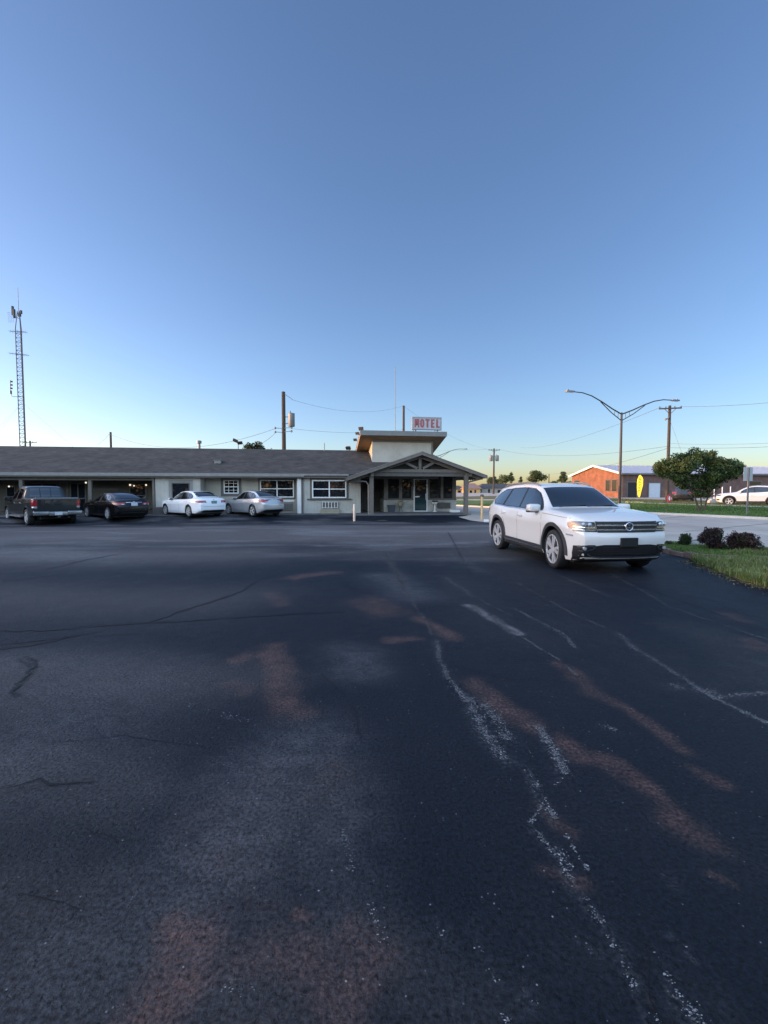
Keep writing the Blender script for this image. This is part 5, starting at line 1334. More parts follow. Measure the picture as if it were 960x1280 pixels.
# ------------------------------------------------------------------ crossover far off across the street, and a dark car behind the tree
def crossover(label, pt, pos, fwd, z, name='parked_suv', far=True):
    root = thing(name, label, 'suv'); L = 4.75
    c = Car(root, L,
        zt=tab((0, .86), (.1, .95), (.5, 1.04), (1.1, 1.10), (1.35, 1.14), (1.9, 1.46), (2.3, 1.62), (2.9, 1.68), (3.6, 1.64), (4.2, 1.55), (4.4, 1.44), (4.58, 1.12), (4.68, .98), (4.75, .86)),
        zb=tab((0, .32), (.2, .24), (4.3, .26), (4.75, .42)), zs=tab((0, .80), (.1, .90), (.5, .99), (1.4, 1.04), (3.2, 1.10), (4.2, 1.18), (4.6, 1.0), (4.75, .80)),
        wm=tab((0, .70), (.1, .82), (.4, .93), (.9, .955), (3.8, .955), (4.4, .91), (4.75, .75)), wt=tab((0, .6), (.4, .78), (1.3, .78), (2.0, .64), (2.5, .60), (3.6, .59), (4.3, .58), (4.6, .68), (4.75, .64)),
        nose=tab((.2, .1), (.6, 0), (1.0, .1)), tail=tab((.3, .05), (.7, 0)), bow=.2, paint=pt)
    c.wz = .36; ua, ub = .95, 3.77
    c.body((ua, ub), .43)
    c.both('window_surround', [(1.52, 1.07), (2.6, 1.10), (3.6, 1.17), (4.15, 1.30), (4.0, 1.44), (3.4, 1.55), (2.8, 1.585), (2.35, 1.55), (1.95, 1.37)], .002, M['blackplastic'])
    for p in ([(1.66, 1.085), (2.56, 1.11), (2.56, 1.56), (2.38, 1.53), (1.98, 1.35)], [(2.64, 1.115), (3.50, 1.17), (3.42, 1.53), (2.8, 1.565), (2.64, 1.562)]): c.both('window', p, .006, M['carglass'], inset=0)
    c.decal('windshield', [(1.40, -.70), (1.40, .70), (2.15, .56), (2.15, -.56)], 'top', .004, M['carglass'], res=.1)
    for u in (ua, ub): c.arch_trim(u, .425, .49, M['cladding'])
    c.both('side_skirt', [(1.40, .27), (3.32, .27), (3.30, .40), (1.42, .38)], .014, M['cladding'])
    c.mirror(1.70, 1.08, pt, out=.2, size=(.11, .09, .07)); c.handle(2.45, .93, pt); c.handle(3.40, .97, pt)
    for s in (1, -1):
        c.decal('headlight', [(s * .5, .78), (s * .86, .80), (s * .88, .90), (s * .55, .86)][::s], 'front', .008, M['bluish'], res=.06)
        c.decal('headlight', [(.10, .82), (.55, .86), (.50, .92), (.12, .88)], 'left' if s > 0 else 'right', .008, M['bluish'], res=.06)
        c.decal('fog_lamp_pocket', [(s * .62, .42), (s * .84, .44), (s * .84, .56), (s * .66, .54)][::s], 'front', .008, M['blackplastic'], res=.06)
        c.decal('tail_light', [(s * .5, .92), (s * .88, .92), (s * .9, 1.08), (s * .6, 1.06)][::s], 'rear', .01, M['redlens'], res=.06)
        c.decal('tail_light', [(4.30, .94), (4.66, .92), (4.58, 1.07), (4.2, 1.06)], 'left' if s > 0 else 'right', .01, M['redlens'], res=.06)
    for sgn in (1, -1):
        pts = [c.P('top', float(u), sgn * .54)[0][0] + Vector((0, 0, .05 if 2.3 < u < 3.9 else .0)) for u in np.linspace(2.25, 3.95, 10)]
        mb = MB(); mb.tube(pts, .02, 6); mb.build('roof_rail', M['galv'], root)
    for u in (ua, ub):
        for sg_ in (1, -1): c.wheel(u, sg_, .36, .23, 5, .25)
    place(root, pos[0], pos[1], fwd, z=z)
    return root
Yw = 36.0
pw = at(931, 628, Yw)
# ================================================================== across the street, poles, planting
crossover('white crossover parked side-on across the street, nose to the left', paint('white crossover paint', (.58, .59, .60)), at(938, 620, 38).xy, (-.80, .60), .27)
crossover('dark car half hidden behind the small tree, red tail lights towards the street', paint('dark car paint', (.012, .012, .014)), at(856, 615, 47).xy, (.62, .78), .33)

# ---- brick building
bo = Vector((32.2, 61, .40)); bx = Vector((.99, .14, 0)).normalized(); by = Vector((-.14, .99, 0)).normalized()
bz = 0.40
brick = thing('brick_building', 'low brick commercial building with sunlit orange gable end and pale metal roof', 'building', bo, math.atan2(bx.y, bx.x))
def BW(x, y, side):
    d = ray(x, y); c0 = Vector((0, 0, HCAM)); n = by if side == 'long' else bx
    k = (bo - c0).dot(n) / d.dot(n); p = c0 + d * k - bo
    return (p.dot(bx) if side == 'long' else p.dot(by)), p.z
GW, LL = 12.1, 46.0
ez = 3.87 - bz; az = 5.05 - bz
mb = MB(); mb.prism([(.05, 0, -.6), (.05, GW, -.6), (.05, GW, ez), (.05, GW / 2, az), (.05, 0, ez)], (.25, 0, 0)); mb.build('gable_wall', M['brick'], brick)
mb = MB(); mb.box(.31, LL, .02, .3, -.6, ez - .02); mb.box(.31, LL, GW - .3, GW - .02, -.6, ez - .02); mb.box(LL - .3, LL, .31, GW - .31, -.6, ez); mb.build('side_wall', M['brick_shade'], brick)
mb = MB(); mb.prism([(-.25, -.45, ez - .08), (-.25, GW / 2, az + .10), (-.25, GW + .45, ez - .08), (-.25, GW + .45, ez + .06), (-.25, GW / 2, az + .26), (-.25, -.45, ez + .06)], (LL + .5, 0, 0)); rf = mb.build('metal_roof', M['metalroof'], brick)
mb = MB(); mb.prism([(-.30, -.48, ez - .18), (-.30, GW / 2, az), (-.30, GW / 2, az + .29), (-.30, -.48, ez + .09)], (.04, 0, 0)); mb.prism([(-.30, GW + .48, ez - .18), (-.30, GW / 2, az), (-.30, GW / 2, az + .29), (-.30, GW + .48, ez + .09)], (.04, 0, 0)); mb.build('rake_board', M['white'], rf)
mb = MB(); mb.box(-.25, LL, -.50, -.46, ez - .20, ez + .0); mb.build('gutter', M['trim'], rf)
for k in range(1, 60):
    pass
mb = MB()
for k in range(57):
    s_ = .3 + k * .8; mb.prism([(s_, -.46, ez + .065), (s_, GW / 2, az + .265), (s_, GW / 2, az + .30), (s_, -.46, ez + .10)], (.04, 0, 0))
mb.build('standing_seam', M['metalroof'], rf).name = 'roof_seam'
def bopen(x0, y0, x1, y1, name, m_, frame, side='long', z0=None):
    xm = (x0 + x1) / 2; a, b = BW(x0, (y0 + y1) / 2, side)[0], BW(x1, (y0 + y1) / 2, side)[0]; zb = BW(xm, y1, side)[1]; zt = BW(xm, y0, side)[1]
    a, b = min(a, b), max(a, b); zb = zb if z0 is None else z0
    mb = MB(); f = .12; mf = MB()
    if side == 'long':
        mb.box(a, b, -.02, .05, zb, zt); mf.box(a - f, a, -.05, .04, zb, zt + f); mf.box(b, b + f, -.05, .04, zb, zt + f); mf.box(a + .001, b - .001, -.049, .04, zt, zt + f)
    else:
        mb.box(.02, .08, a, b, zb, zt); mf.box(-.01, .07, a - f, a, zb - f, zt + f); mf.box(-.01, .07, b, b + f, zb - f, zt + f); mf.box(-.009, .07, a + .001, b - .001, zt, zt + f); mf.box(-.009, .07, a + .001, b - .001, zb - f, zb)
    o = mb.build(name, m_, brick); mf.build('frame', frame, o); return o
roll = mat('pale blue grey door', (.42, .46, .52), .5, var=.06)
bopen(784.5, 603, 795.5, 621, 'doorway', M['dark'], M['trim'], z0=.02); bopen(811, 604, 825, 620.5, 'garage_door', roll, M['trim'], z0=.02)
bopen(937, 602, 951, 608, 'window', M['glass'], M['trim']); bopen(895, 603, 903, 609, 'window', M['glass'], M['trim'])
bopen(757.2, 600.3, 762.3, 613.5, 'window', M['glass'], M['trim'], 'gable'); bopen(765.2, 600, 770.6, 613.8, 'window', M['glass'], M['trim'], 'gable'); bopen(718, 601, 723.5, 610, 'window', M['glass'], M['trim'], 'gable')

# ---- houses farther off
def house(name, label, x0, x1, ye, yr, Y, depth, wallm, roofm, base=None, openings=(), cat='house', overhang=.5, rise_in=.5):
    a, b = at(x0, 613, Y).x, at(x1, 613, Y).x; zb = gzf((a + b) / 2, Y) - .1
    ze, zr = at(x0, ye, Y).z, at(x0, yr, Y + depth / 2).z
    t = thing(name, label, cat, ((a + b) / 2, Y, zb)); w = (b - a) / 2; ze -= zb; zr -= zb
    mb = MB(); mb.box(-w, w, 0, depth, 0, ze); mb.build('wall', wallm, t)
    mb = MB(); o = overhang; k = w * rise_in
    P_ = [(-w - o, -o, ze), (w + o, -o, ze), (w + o, depth + o, ze), (-w - o, depth + o, ze), (-k, depth / 2, zr), (k, depth / 2, zr)]
    mb.add(P_, [(0, 1, 5, 4), (1, 2, 5), (2, 3, 4, 5), (3, 0, 4), (3, 2, 1, 0)]); mb.build('roof', roofm, t)
    for nm, u0, u1, v0, v1, m_ in openings:
        p, q = at(u0, v1, Y), at(u1, v0, Y); c = t.location
        mb = MB(); mb.box(p.x - c.x, q.x - c.x, -.05, .03, max(.02, p.z - zb), q.z - zb); mb.build(nm, m_, t)
    return t
darkroof = mat('dark shingle', (.050, .050, .056), .9, var=.2); pinkroof = mat('rosy shingle', (.26, .15, .125), .9, var=.2); ochre = mat('ochre wall', (.42, .27, .11), .85, var=.2)
lowbeige = mat('grey beige wall', (.27, .25, .22), .85, var=.12)
house('long_house', 'long single-storey house with dark roof far across the street', 602, 668, 610.2, 604.6, 132, 12, lowbeige, darkroof, openings=[('door', 610, 612.5, 611.5, 619, M['dark']), ('window', 622, 626, 612.5, 616, M['glass']), ('window', 634, 640, 612.5, 616, M['glass']), ('window', 650, 656, 612.5, 616, M['glass'])], rise_in=.82)
house('bungalow', 'small ochre house with rosy roof seen right of the porch post', 584, 600.5, 611.0, 604.0, 128, 9, ochre, pinkroof, openings=[('window', 587, 590, 613, 617, M['glass']), ('door', 593, 595, 612.5, 619, M['dark'])], rise_in=.6)
house('bungalow', 'small pale yellow house framed between the lobby corner and the porch post', 566, 581, 611.5, 607.0, 140, 9, mat('yellow wall', (.50, .36, .16), .85), darkroof, openings=[('window', 572, 576, 613, 616, M['glass'])], rise_in=.4)

# ---- trees
def leaves(name, clumps, n, size, cols, parent=None, loc=(0, 0, 0), seed=0, gap=.0, mat_=None, flat=.55, jitter=.10):
    """leaf-sized quads spread through the clumps' volume; every clump has its own shade of green"""
    r = np.random.default_rng(seed)
    vol = np.array([c[1] * c[1] * (c[2] if len(c) > 2 else c[1]) for c in clumps]) ** .75; vol /= vol.sum()
    V, Ccol = [], []
    cols = np.array(cols)
    for ci, c in enumerate(clumps):
        m = int(n * vol[ci]) + 1; rx, rz = c[1], (c[2] if len(c) > 2 else c[1])
        d = r.normal(size=(m, 3)); d /= np.linalg.norm(d, axis=1)[:, None]
        k = r.random(m) ** .42
        twig = fbm(d[:, 0] * 2.3 + ci * 7, d[:, 1] * 2.3 + d[:, 2] * 1.7, seed + ci)       # uneven outline
        k *= (.62 + .75 * twig)
        p = d * k[:, None] * np.array([rx, rx, rz]) + np.array(c[0])
        nrm = r.normal(size=(m, 3)); nrm[:, 2] += .6; nrm /= np.linalg.norm(nrm, axis=1)[:, None]
        t = np.cross(nrm, r.normal(size=(m, 3))); t /= np.linalg.norm(t, axis=1)[:, None]; b = np.cross(nrm, t)
        s = size * r.uniform(.6, 1.3, (m, 1))
        q = np.stack([p - t * s, p - b * s * flat, p + t * s, p + b * s * flat], 1)
        V.append(q.reshape(-1, 3))
        base = cols[r.integers(len(cols))] * r.uniform(.85, 1.2)
        mixk = r.random((m, 1)); other = cols[r.integers(len(cols), size=m)]
        cc = (base * (.55 + .45 * mixk) + other * (.45 - .45 * mixk)) * r.uniform(.75, 1.25, (m, 1))
        Ccol.append(np.repeat(np.concatenate([cc, np.ones((m, 1))], 1), 4, 0))
    V = np.concatenate(V); col = np.concatenate(Ccol)
    F = np.arange(len(V)).reshape(-1, 4)
    return np_mesh(name, V - np.array(loc), F, mat_ or M['leaf'], parent, attrs={'tint': col})
def limb(mb, pts, r0, r1, n=8):
    pts = [Vector(p) for p in pts]; q = []
    for i in range(len(pts) - 1):
        for k in range(4): q.append(pts[i].lerp(pts[i + 1], k / 4) + Vector((random.uniform(-1, 1), random.uniform(-1, 1), 0)) * r0 * .25)
    q.append(pts[-1]); mb.tube(q, [r0 + (r1 - r0) * i / (len(q) - 1) for i in range(len(q))], n)
YT = 28.2; mpp = YT / FPX
tb_ = at(877, 641, YT); tb_.z = gzf(tb_.x, tb_.y) + .10
tree = thing('small_tree', 'small spreading multi-stemmed tree standing on the grass verge', 'tree', tb_)
cl = []; rt = random.Random(12)
def top_y(x): u = (x - 874) / 53; return 562.5 + 20 * abs(u) ** 2.0 + 2.2 * math.sin(x * .31) + 1.5 * math.sin(x * .83 + 1)
def low_y(x): u = (x - 876) / 54; return 629 - 37 * min(1, abs(u)) ** .8 + 2.5 * math.sin(x * .45)
for k in range(190):
    x = 874 + rt.uniform(-1, 1) * 50; y0_, y1_ = top_y(x) + 4, low_y(x) - 3
    if y1_ < y0_ + 2: continue
    y = y0_ + (y1_ - y0_) * rt.random() ** 1.15; r_ = rt.uniform(5.4, 9.6) * (1 - .30 * max(0, (y - 596) / 30))
    p = at(x, y, YT + rt.uniform(-1.9, 1.9) * (1 - ((x - 874) / 60) ** 2) * (1 if y < 600 else .55)); cl.append((tuple(p), r_ * mpp, r_ * mpp * rt.uniform(.55, .85)))
for _ in range(16):
    a = rt.uniform(math.pi * .95, math.pi * 2.05); x = 874 + 52 * math.cos(a); p = at(x, top_y(min(924, max(824, x))) + rt.uniform(-1, 5), YT + rt.uniform(-1, 1)); cl.append((tuple(p), rt.uniform(.10, .20), rt.uniform(.08, .15)))
leaves('crown', cl, 36000, .062, [(.036, .064, .015), (.050, .078, .018), (.026, .046, .012), (.066, .080, .020)], tree, tb_, 3)
tm = MB()
for bx_, by_, mx_, my_, ex_, ey_, dy in ((873.5, 640, 871, 628, 858, 596, .2), (877, 641, 876, 622, 874, 585, -.2), (880, 640, 883, 626, 893, 590, .1), (875, 640, 868, 618, 845, 588, -.3), (879, 640, 886, 618, 905, 588, .3)):
    limb(tm, [Vector(at(bx_, by_, YT + dy * .3)) * 1 - tb_ - Vector((0, 0, .05)), at(mx_, my_, YT + dy) - tb_, at(ex_, ey_, YT + dy * 3) - tb_], .055, .018)
tm.build('trunk', M['bark'], tree, smooth=True)
def bg_tree(label, cx, ytop, ybot, w, Y, seed, pine=False, name='tree', n=2600, cols=None, trunk=True):
    k = Y / FPX; p0 = at(cx, ybot, Y); zb = gzf(p0.x, Y); loc = Vector((p0.x, Y, zb))
    t = thing(name, label, 'tree', loc); r = np.random.default_rng(seed); cl = []
    zt, zl = at(cx, ytop, Y).z, p0.z
    m = 13
    for i in range(m):
        f_ = r.random() ** .8; ww = w * k * (.48 if not pine else (.5 - .34 * f_)) * (1 - .35 * f_ ** 2)
        rad = w * k * r.uniform(.13, .24)
        cl.append(((p0.x + r.uniform(-1, 1) * (ww - rad * .3), Y + r.uniform(-1, 1) * ww, zl + (zt - zl) * (.12 + .74 * f_)), rad, rad * r.uniform(.6, .9) * (.6 if pine else 1)))
    cl.append(((p0.x, Y, zl + (zt - zl) * .82), w * k * .2, (zt - zl) * .18)); cl.append(((p0.x, Y, zl + (zt - zl) * .45), w * k * .3, (zt - zl) * .3))
    leaves('crown', cl, n, .045 * w * k * .55 + .05, cols or [(.035, .055, .018), (.05, .065, .02), (.06, .07, .022)], t, loc, seed)
    mb = MB(); limb(mb, [(0, 0, 0), (.1, 0, (zl - zb) * .6), (0, .1, (zt - zb) * .6)], .05 * w * k + .05, .06, 7); mb.build('trunk', M['bark'], t)
    return t
far_t = 'trees beyond the houses'
bg_tree('broad green tree behind the street pole, left of the far cluster', 617, 595.5, 606, 17, 165, 11)
bg_tree('dense round dark tree above the long dark roof', 632, 593.5, 606, 21, 160, 12)
bg_tree('narrow tall tree poking out of the far cluster', 639, 589.5, 606, 9, 158, 13, True)
bg_tree('thin-crowned small tree left of the bushy tree', 651, 595, 606, 8, 158, 14, True, n=1500)
bg_tree('big bushy tree above the white roof rails', 669.5, 588, 606, 25, 150, 15, n=4200)
bg_tree('layered pine-like tree beside the orange gable', 704, 589, 606, 17, 120, 16, True, n=2800)
bg_tree('low tree at the edge of the pine-like tree', 693, 601, 607, 11, 130, 17, n=1200)
# a treetop behind the motel roof
bg_tree('dark treetop peeping over the motel roof ridge', 323, 551.0, 577, 34, 47, 18, n=3600, cols=[(.022, .034, .012), (.03, .042, .014)])
# unseen trees added behind the camera to darken what the windows reflect
for k, (x, y, h_, w_) in enumerate([(-46 + 7.5 * i, -30 - 5 * (i % 2) + max(0, i - 9) * 4.0, 11 + 2.2 * ((i * 7) % 3) / 2, 12.5) for i in range(15)]):
    r = np.random.default_rng(60 + k); loc = Vector((x, y, 0))
    t = thing('unseen_tree', 'unseen leafy tree added behind the camera to darken window reflections', 'tree', loc, group='added trees behind the camera')
    cl = [((x + r.uniform(-.38, .38) * w_, y + r.uniform(-.38, .38) * w_, h_ * r.uniform(.07, .88)), w_ * .24, w_ * .2) for _ in range(30)]
    leaves('crown', cl, 4200, .34, [(.016, .026, .010), (.022, .032, .012)], t, loc, 80 + k)
    mb = MB(); limb(mb, [(0, 0, 0), (.1, .1, h_ * .3), (0, 0, h_ * .7)], .22, .08); mb.build('trunk', M['bark'], t)

# ---- poles and wires
def vpole(name, label, x, ytop, Y, r0, r1, m_='pole', cat='utility pole'):
    p = at(x, ytop, Y); z0 = gzf(p.x, Y) - .1
    t = thing(name, label, cat, (p.x, Y, z0)); mb = MB(); h_ = p.z - z0
    mb.lathe([(r0, 0), ((r0 + r1) / 2, h_ * .5), (r1, h_ - .03), (r1 * .6, h_)], 14); mb.build('shaft', M[m_], t, smooth=True)
    return t, h_
def crossarm(t, z, half, yaw=0.0, ins=(-.95, -.45, .45, .95), drop=False, m_='pole'):
    Mx = Matrix.Rotation(yaw, 4, 'Z')
    mb = MB(); mb.box(-half, half, -.20, -.10, z - .06, z + .06, Mx); mb.bar(Mx @ Vector((-half * .5, -.15, z - .05)), Mx @ Vector((0, -.12, z - .55)), .04, .04); mb.bar(Mx @ Vector((half * .5, -.15, z - .05)), Mx @ Vector((0, -.12, z - .55)), .04, .04)
    a = mb.build('crossarm', M[m_], t)
    for k in ins:
        mb = MB(); mb.lathe([(.02, 0), (.05, .03), (.03, .06), (.06, .10), (.02, .16)], 10, Mx @ Matrix.Translation((k * half, -.15, z + .06))); mb.build('insulator', M['galv'], a)
    return a
def can(t, x, y, z, r, h_, m_='galv'):
    mb = MB(); mb.lathe([(r * .9, 0), (r, .04), (r, h_ - .05), (r * 1.06, h_ - .04), (r * 1.06, h_), (r * .3, h_ + .06)], 18, Matrix.Translation((x, y, z))); mb.lathe([(.04, h_ + .04), (.06, h_ + .12), (.03, h_ + .24)], 8, Matrix.Translation((x - r * .4, y, z))); mb.bar((x, y, z + h_ * .75), (0, 0, z + h_ * .75), .06, .08); mb.bar((x, y, z + h_ * .25), (0, 0, z + h_ * .25), .06, .08)
    return mb.build('transformer', M[m_], t, smooth=True)
pa, ha = vpole('utility_pole', 'dark wooden pole with one grey transformer can, behind the motel roof', 354.2, 489.5, 40, .20, .165)
can(pa, .72, -.1, at(364, 533.5, 40).z - pa.location.z, .28, 1.15)
mb = MB(); mb.tube([(0, -.1, ha - .15), (.6, -.1, ha - .55), (.85, -.1, ha - .75)], .025, 6); mb.build('arrester', M['galv'], pa)
mb = MB()
for sgn, zz in ((1, 535.5), (1, 540), (-1, 536), (-1, 541)):
    z_ = at(354, zz, 40).z - pa.location.z; mb.bar((0, -.12, z_), (sgn * .75, -.15, z_ + .06), .05, .05); mb.lathe([(.04, -.05), (.09, 0), (.09, .1), (.04, .15)], 8, Matrix.Translation((sgn * .72, -.15, z_)))
mb.build('wire_bracket', M['galv'], pa)
pb, hb = vpole('utility_pole', 'short plain pole rising over the left part of the motel roof', 138.2, 540, 58, .15, .125)
pc, hc = vpole('utility_pole', 'tiny far pole with one crossarm at the foot of the radio mast', 37.5, 550.8, 88, .17, .14); crossarm(pc, hc - .35, 1.3, .1)
pd, hd = vpole('utility_pole', 'dark pole standing behind the clerestory, left of the rooftop sign', 504.6, 507, 58, .17, .14)
pe, he = vpole('utility_pole', 'street pole with two transformer cans, right of the porch roof', 617.6, 560.5, 92, .20, .15); crossarm(pe, he - .35, 1.15)
for s in (-1, 1): can(pe, s * .62, -.1, he - 2.6, .34, 1.15)
pf, hf = vpole('utility_pole', 'tall wooden pole with a single crossarm behind the small tree', 837.3, 506.8, 43, .16, .12); crossarm(pf, hf - .30, .95, -.25, ins=(-.95, -.4, .4, .95))
mb = MB(); mb.tube([(-.1, -.1, hf - 1.1), (-.30, -.12, hf - 1.3), (-.42, -.12, hf - 1.25)], .05, 8); mb.lathe([(.02, 0), (.10, .05), (.10, .16), (.03, .22)], 10, Matrix.Translation((-.44, -.12, hf - 1.42))); mb.build('arrester', M['galv'], pf)
pg, hg = vpole('utility_pole', 'thin far pole between the bushy tree and the pine-like tree', 686.3, 592.5, 125, .15, .12)
pm, hm = vpole('antenna_mast', 'thin grey whip mast beside the clerestory roof', 494.2, 458, 33.5, .026, .018, 'galv', 'antenna')
def wire(a, b, sag, label, r=.012, n=20, name='power_line'):
    a, b = Vector(a), Vector(b); pts = [a.lerp(b, k / n) - Vector((0, 0, sag * 4 * (k / n) * (1 - k / n))) - a for k in range(n + 1)]
    mb = MB(); mb.tube(pts, min(r, .022) * .75, 6); o = mb.build(name, M['wire']); o.location = a
    return tag(o, label, 'cable', 'overhead power lines')
T_ = lambda t, h_, dx=0, dz=0, dy=-.15: t.location + Vector((dx, dy, h_ + dz))
wire(T_(pa, ha, .85, -.75), T_(pd, hd, 0, -.05), .9, 'high thin line between transformer pole and the pole by the sign')
wire(T_(pd, hd, 0, -.1), T_(pe, he, -.9, -.2), 1.0, 'thin line falling from the sign pole to the two-can pole')
z_ = at(354, 536, 40).z; wire((pa.location.x - .7, 39.85, z_), T_(pb, hb, 0, -.3), 1.7, 'sagging line between the short pole and the transformer pole', .03)
wire((pa.location.x - .7, 39.85, at(354, 541, 40).z), at(322, 556, 44), .15, 'service drop sloping from the transformer pole to the roof', .035)
wire((pa.location.x + .7, 39.85, at(354, 536, 40).z), (pd.location.x, 57.8, at(504, 537, 58).z), .4, 'low faint line from the transformer pole to the right', .014)
wire(T_(pb, hb, 0, -.2), at(122, 556, 62), .1, 'short guy on the left of the short plain pole', .025)
wire(at(960 + 260, 466, 26), T_(pf, hf, .85, -.15), .5, 'top line running off to the right from the single-crossarm pole', .022)
wire(T_(pf, hf, -.85, -.15), at(651, 559.6, 118), 1.2, 'line descending left from the single-crossarm pole', .026)
wire(T_(pf, hf, 0, -4.0), at(1230, 536, 25), .4, 'lower line running off to the right behind the traffic sign', .020)
wire(T_(pf, hf, 0, -4.0), at(672, 590.5, 118), 1.2, 'lower line sloping left behind the street lamp', .024)
wire(T_(pf, hf, 0, -3.85), T_(pe, he, .9, -.2), 1.1, 'nearly level line joining the two street poles', .022)
wire(T_(pf, hf, 0, -3.6), at(1230, 528, 25), .5, 'second lower line leaving to the right above the sign', .014)
wire(T_(pe, he, -.9, -.2), at(430, 560.5, 120), .5, 'far line leaving left from the two-can pole behind the motel', .02)
wire(T_(pf, hf, 0, -1.5), at(862, 592, 41), .05, 'steep guy wire right of the single-crossarm pole', .014)

# ---- lattice radio mast
Ym = 55.0; q0 = at(30.5, 575, Ym)
mast = thing('radio_mast', 'slim lattice radio mast with panel antennas at its top', 'antenna tower', (q0.x, Ym, 0))
hmz = at(23, 389, Ym).z; w_ = .31
mb = MB(); legs = [Vector((w_ * a, w_ * b, 0)) for a, b in ((-1, -.7), (1, -.7), (0, 1))]
up = Vector((0, 0, 1))
for l in legs: mb.tube([l, l + up * (hmz - 2.2), l * .35 + up * hmz], [.052, .05, .04], 6)
mb.build('leg', mat('mast leg', (.12, .10, .10), .6, .3), mast).name = 'mast_leg'
mb = MB(); nseg = 42; hs = (hmz - 2.2) / nseg
for i in range(nseg):
    for k in range(3):
        a, b = legs[k], legs[(k + 1) % 3]
        if i % 2: a, b = b, a
        mb.tube([a + up * hs * i, b + up * hs * (i + 1)], .017, 4); mb.tube([a + up * hs * i, b + up * hs * i], .017, 4)
o = mb.build('lattice', mat('mast steel', (.10, .095, .095), .6, .3), mast)
dk = M['darkmetal']
def mz(y): return at(25, y, Ym).z
mb = MB(); mb.lathe([(.03, hmz - .2), (.025, hmz + 2.8)], 8); mb.build('whip_antenna', M['galv'], mast)
mb = MB(); z_ = mz(389)
for dx, dz, tl in ((-.72, .1, .12), (-.55, -.25, .05)): mb.box(dx - .09, dx + .09, -.12, .12, z_ + dz - .55, z_ + dz + .5, Matrix.Translation((dx, 0, 0)) @ Matrix.Rotation(0, 4, 'Y') @ Matrix.Translation((-dx, 0, 0)), bev=.03)
mb.bar((-.75, 0, z_ - .5), (.1, 0, z_ - .9), .06, .06); mb.bar((.25, 0, z_ - .4), (-.1, 0, z_ - .4), .12, .45); mb.box(.20, .36, -.1, .1, z_ - .3, z_ + .1)
mb.build('panel_antenna', dk, mast)
mb = MB(); z_ = mz(391)
for k in range(6): mb.bar((-1.35 + k * .04, -.1, z_ - .0 - k * .22), (-.5, -.1, z_ - .05 - k * .22), .018, .018)
for k in range(4): mb.bar((-1.2 + k * .2, -.1, z_ + .05), (-1.2 + k * .2, -.1, z_ - 1.2), .014, .014)
mb.build('grid_antenna', M['galv'], mast)
def yagi(y, x0, x1, dz=0):
    z_ = mz(y); mb = MB(); mb.tube([(x0, -.1, z_ + dz), (x1, -.1, z_)], .03, 6)
    for k in range(7): xx = x0 + (x1 - x0) * (k + .3) / 7; mb.bar((xx, -.45, z_ + dz * (1 - k / 7)), (xx, .35, z_ + dz * (1 - k / 7)), .014, .014); mb.bar((xx, -.1, z_ - .22 + dz * (1 - k / 7)), (xx, -.1, z_ + .22 + dz * (1 - k / 7)), .014, .014)
    mb.build('yagi_antenna', M['galv'], mast)
yagi(444.5, -1.25, 1.1, .25); yagi(415.5, -1.1, 1.0, .1)
z_ = mz(496.5); mb = MB(); mb.tube([(.3, -.2, z_), (-.9, -.2, z_ + .02), (-1.08, -.2, z_ + .12), (-1.14, -.2, z_ + .4)], .03, 8); mb.lathe([(.10, .35), (.10, .75)], 10, Matrix.Translation((-1.16, -.2, z_)))
mb.lathe([(.03, .7), (.03, 2.0)], 8, Matrix.Translation((-1.18, -.2, z_)))
for k in range(3): mb.lathe([(.14, .95 + k * .4), (.14, 1.1 + k * .4)], 10, Matrix.Translation((-1.1 + .02 * k, -.2, z_)))
mb.build('side_antenna', dk, mast)
mb = MB()
for x, y, z in ((-12, 0, 0), (9, 8, 0), (2, -10, 3)): mb.tube([(0, 0, mz(503)), (x, y, z)], .008, 4)
mb.build('guy_wire', M['galv'], mast)

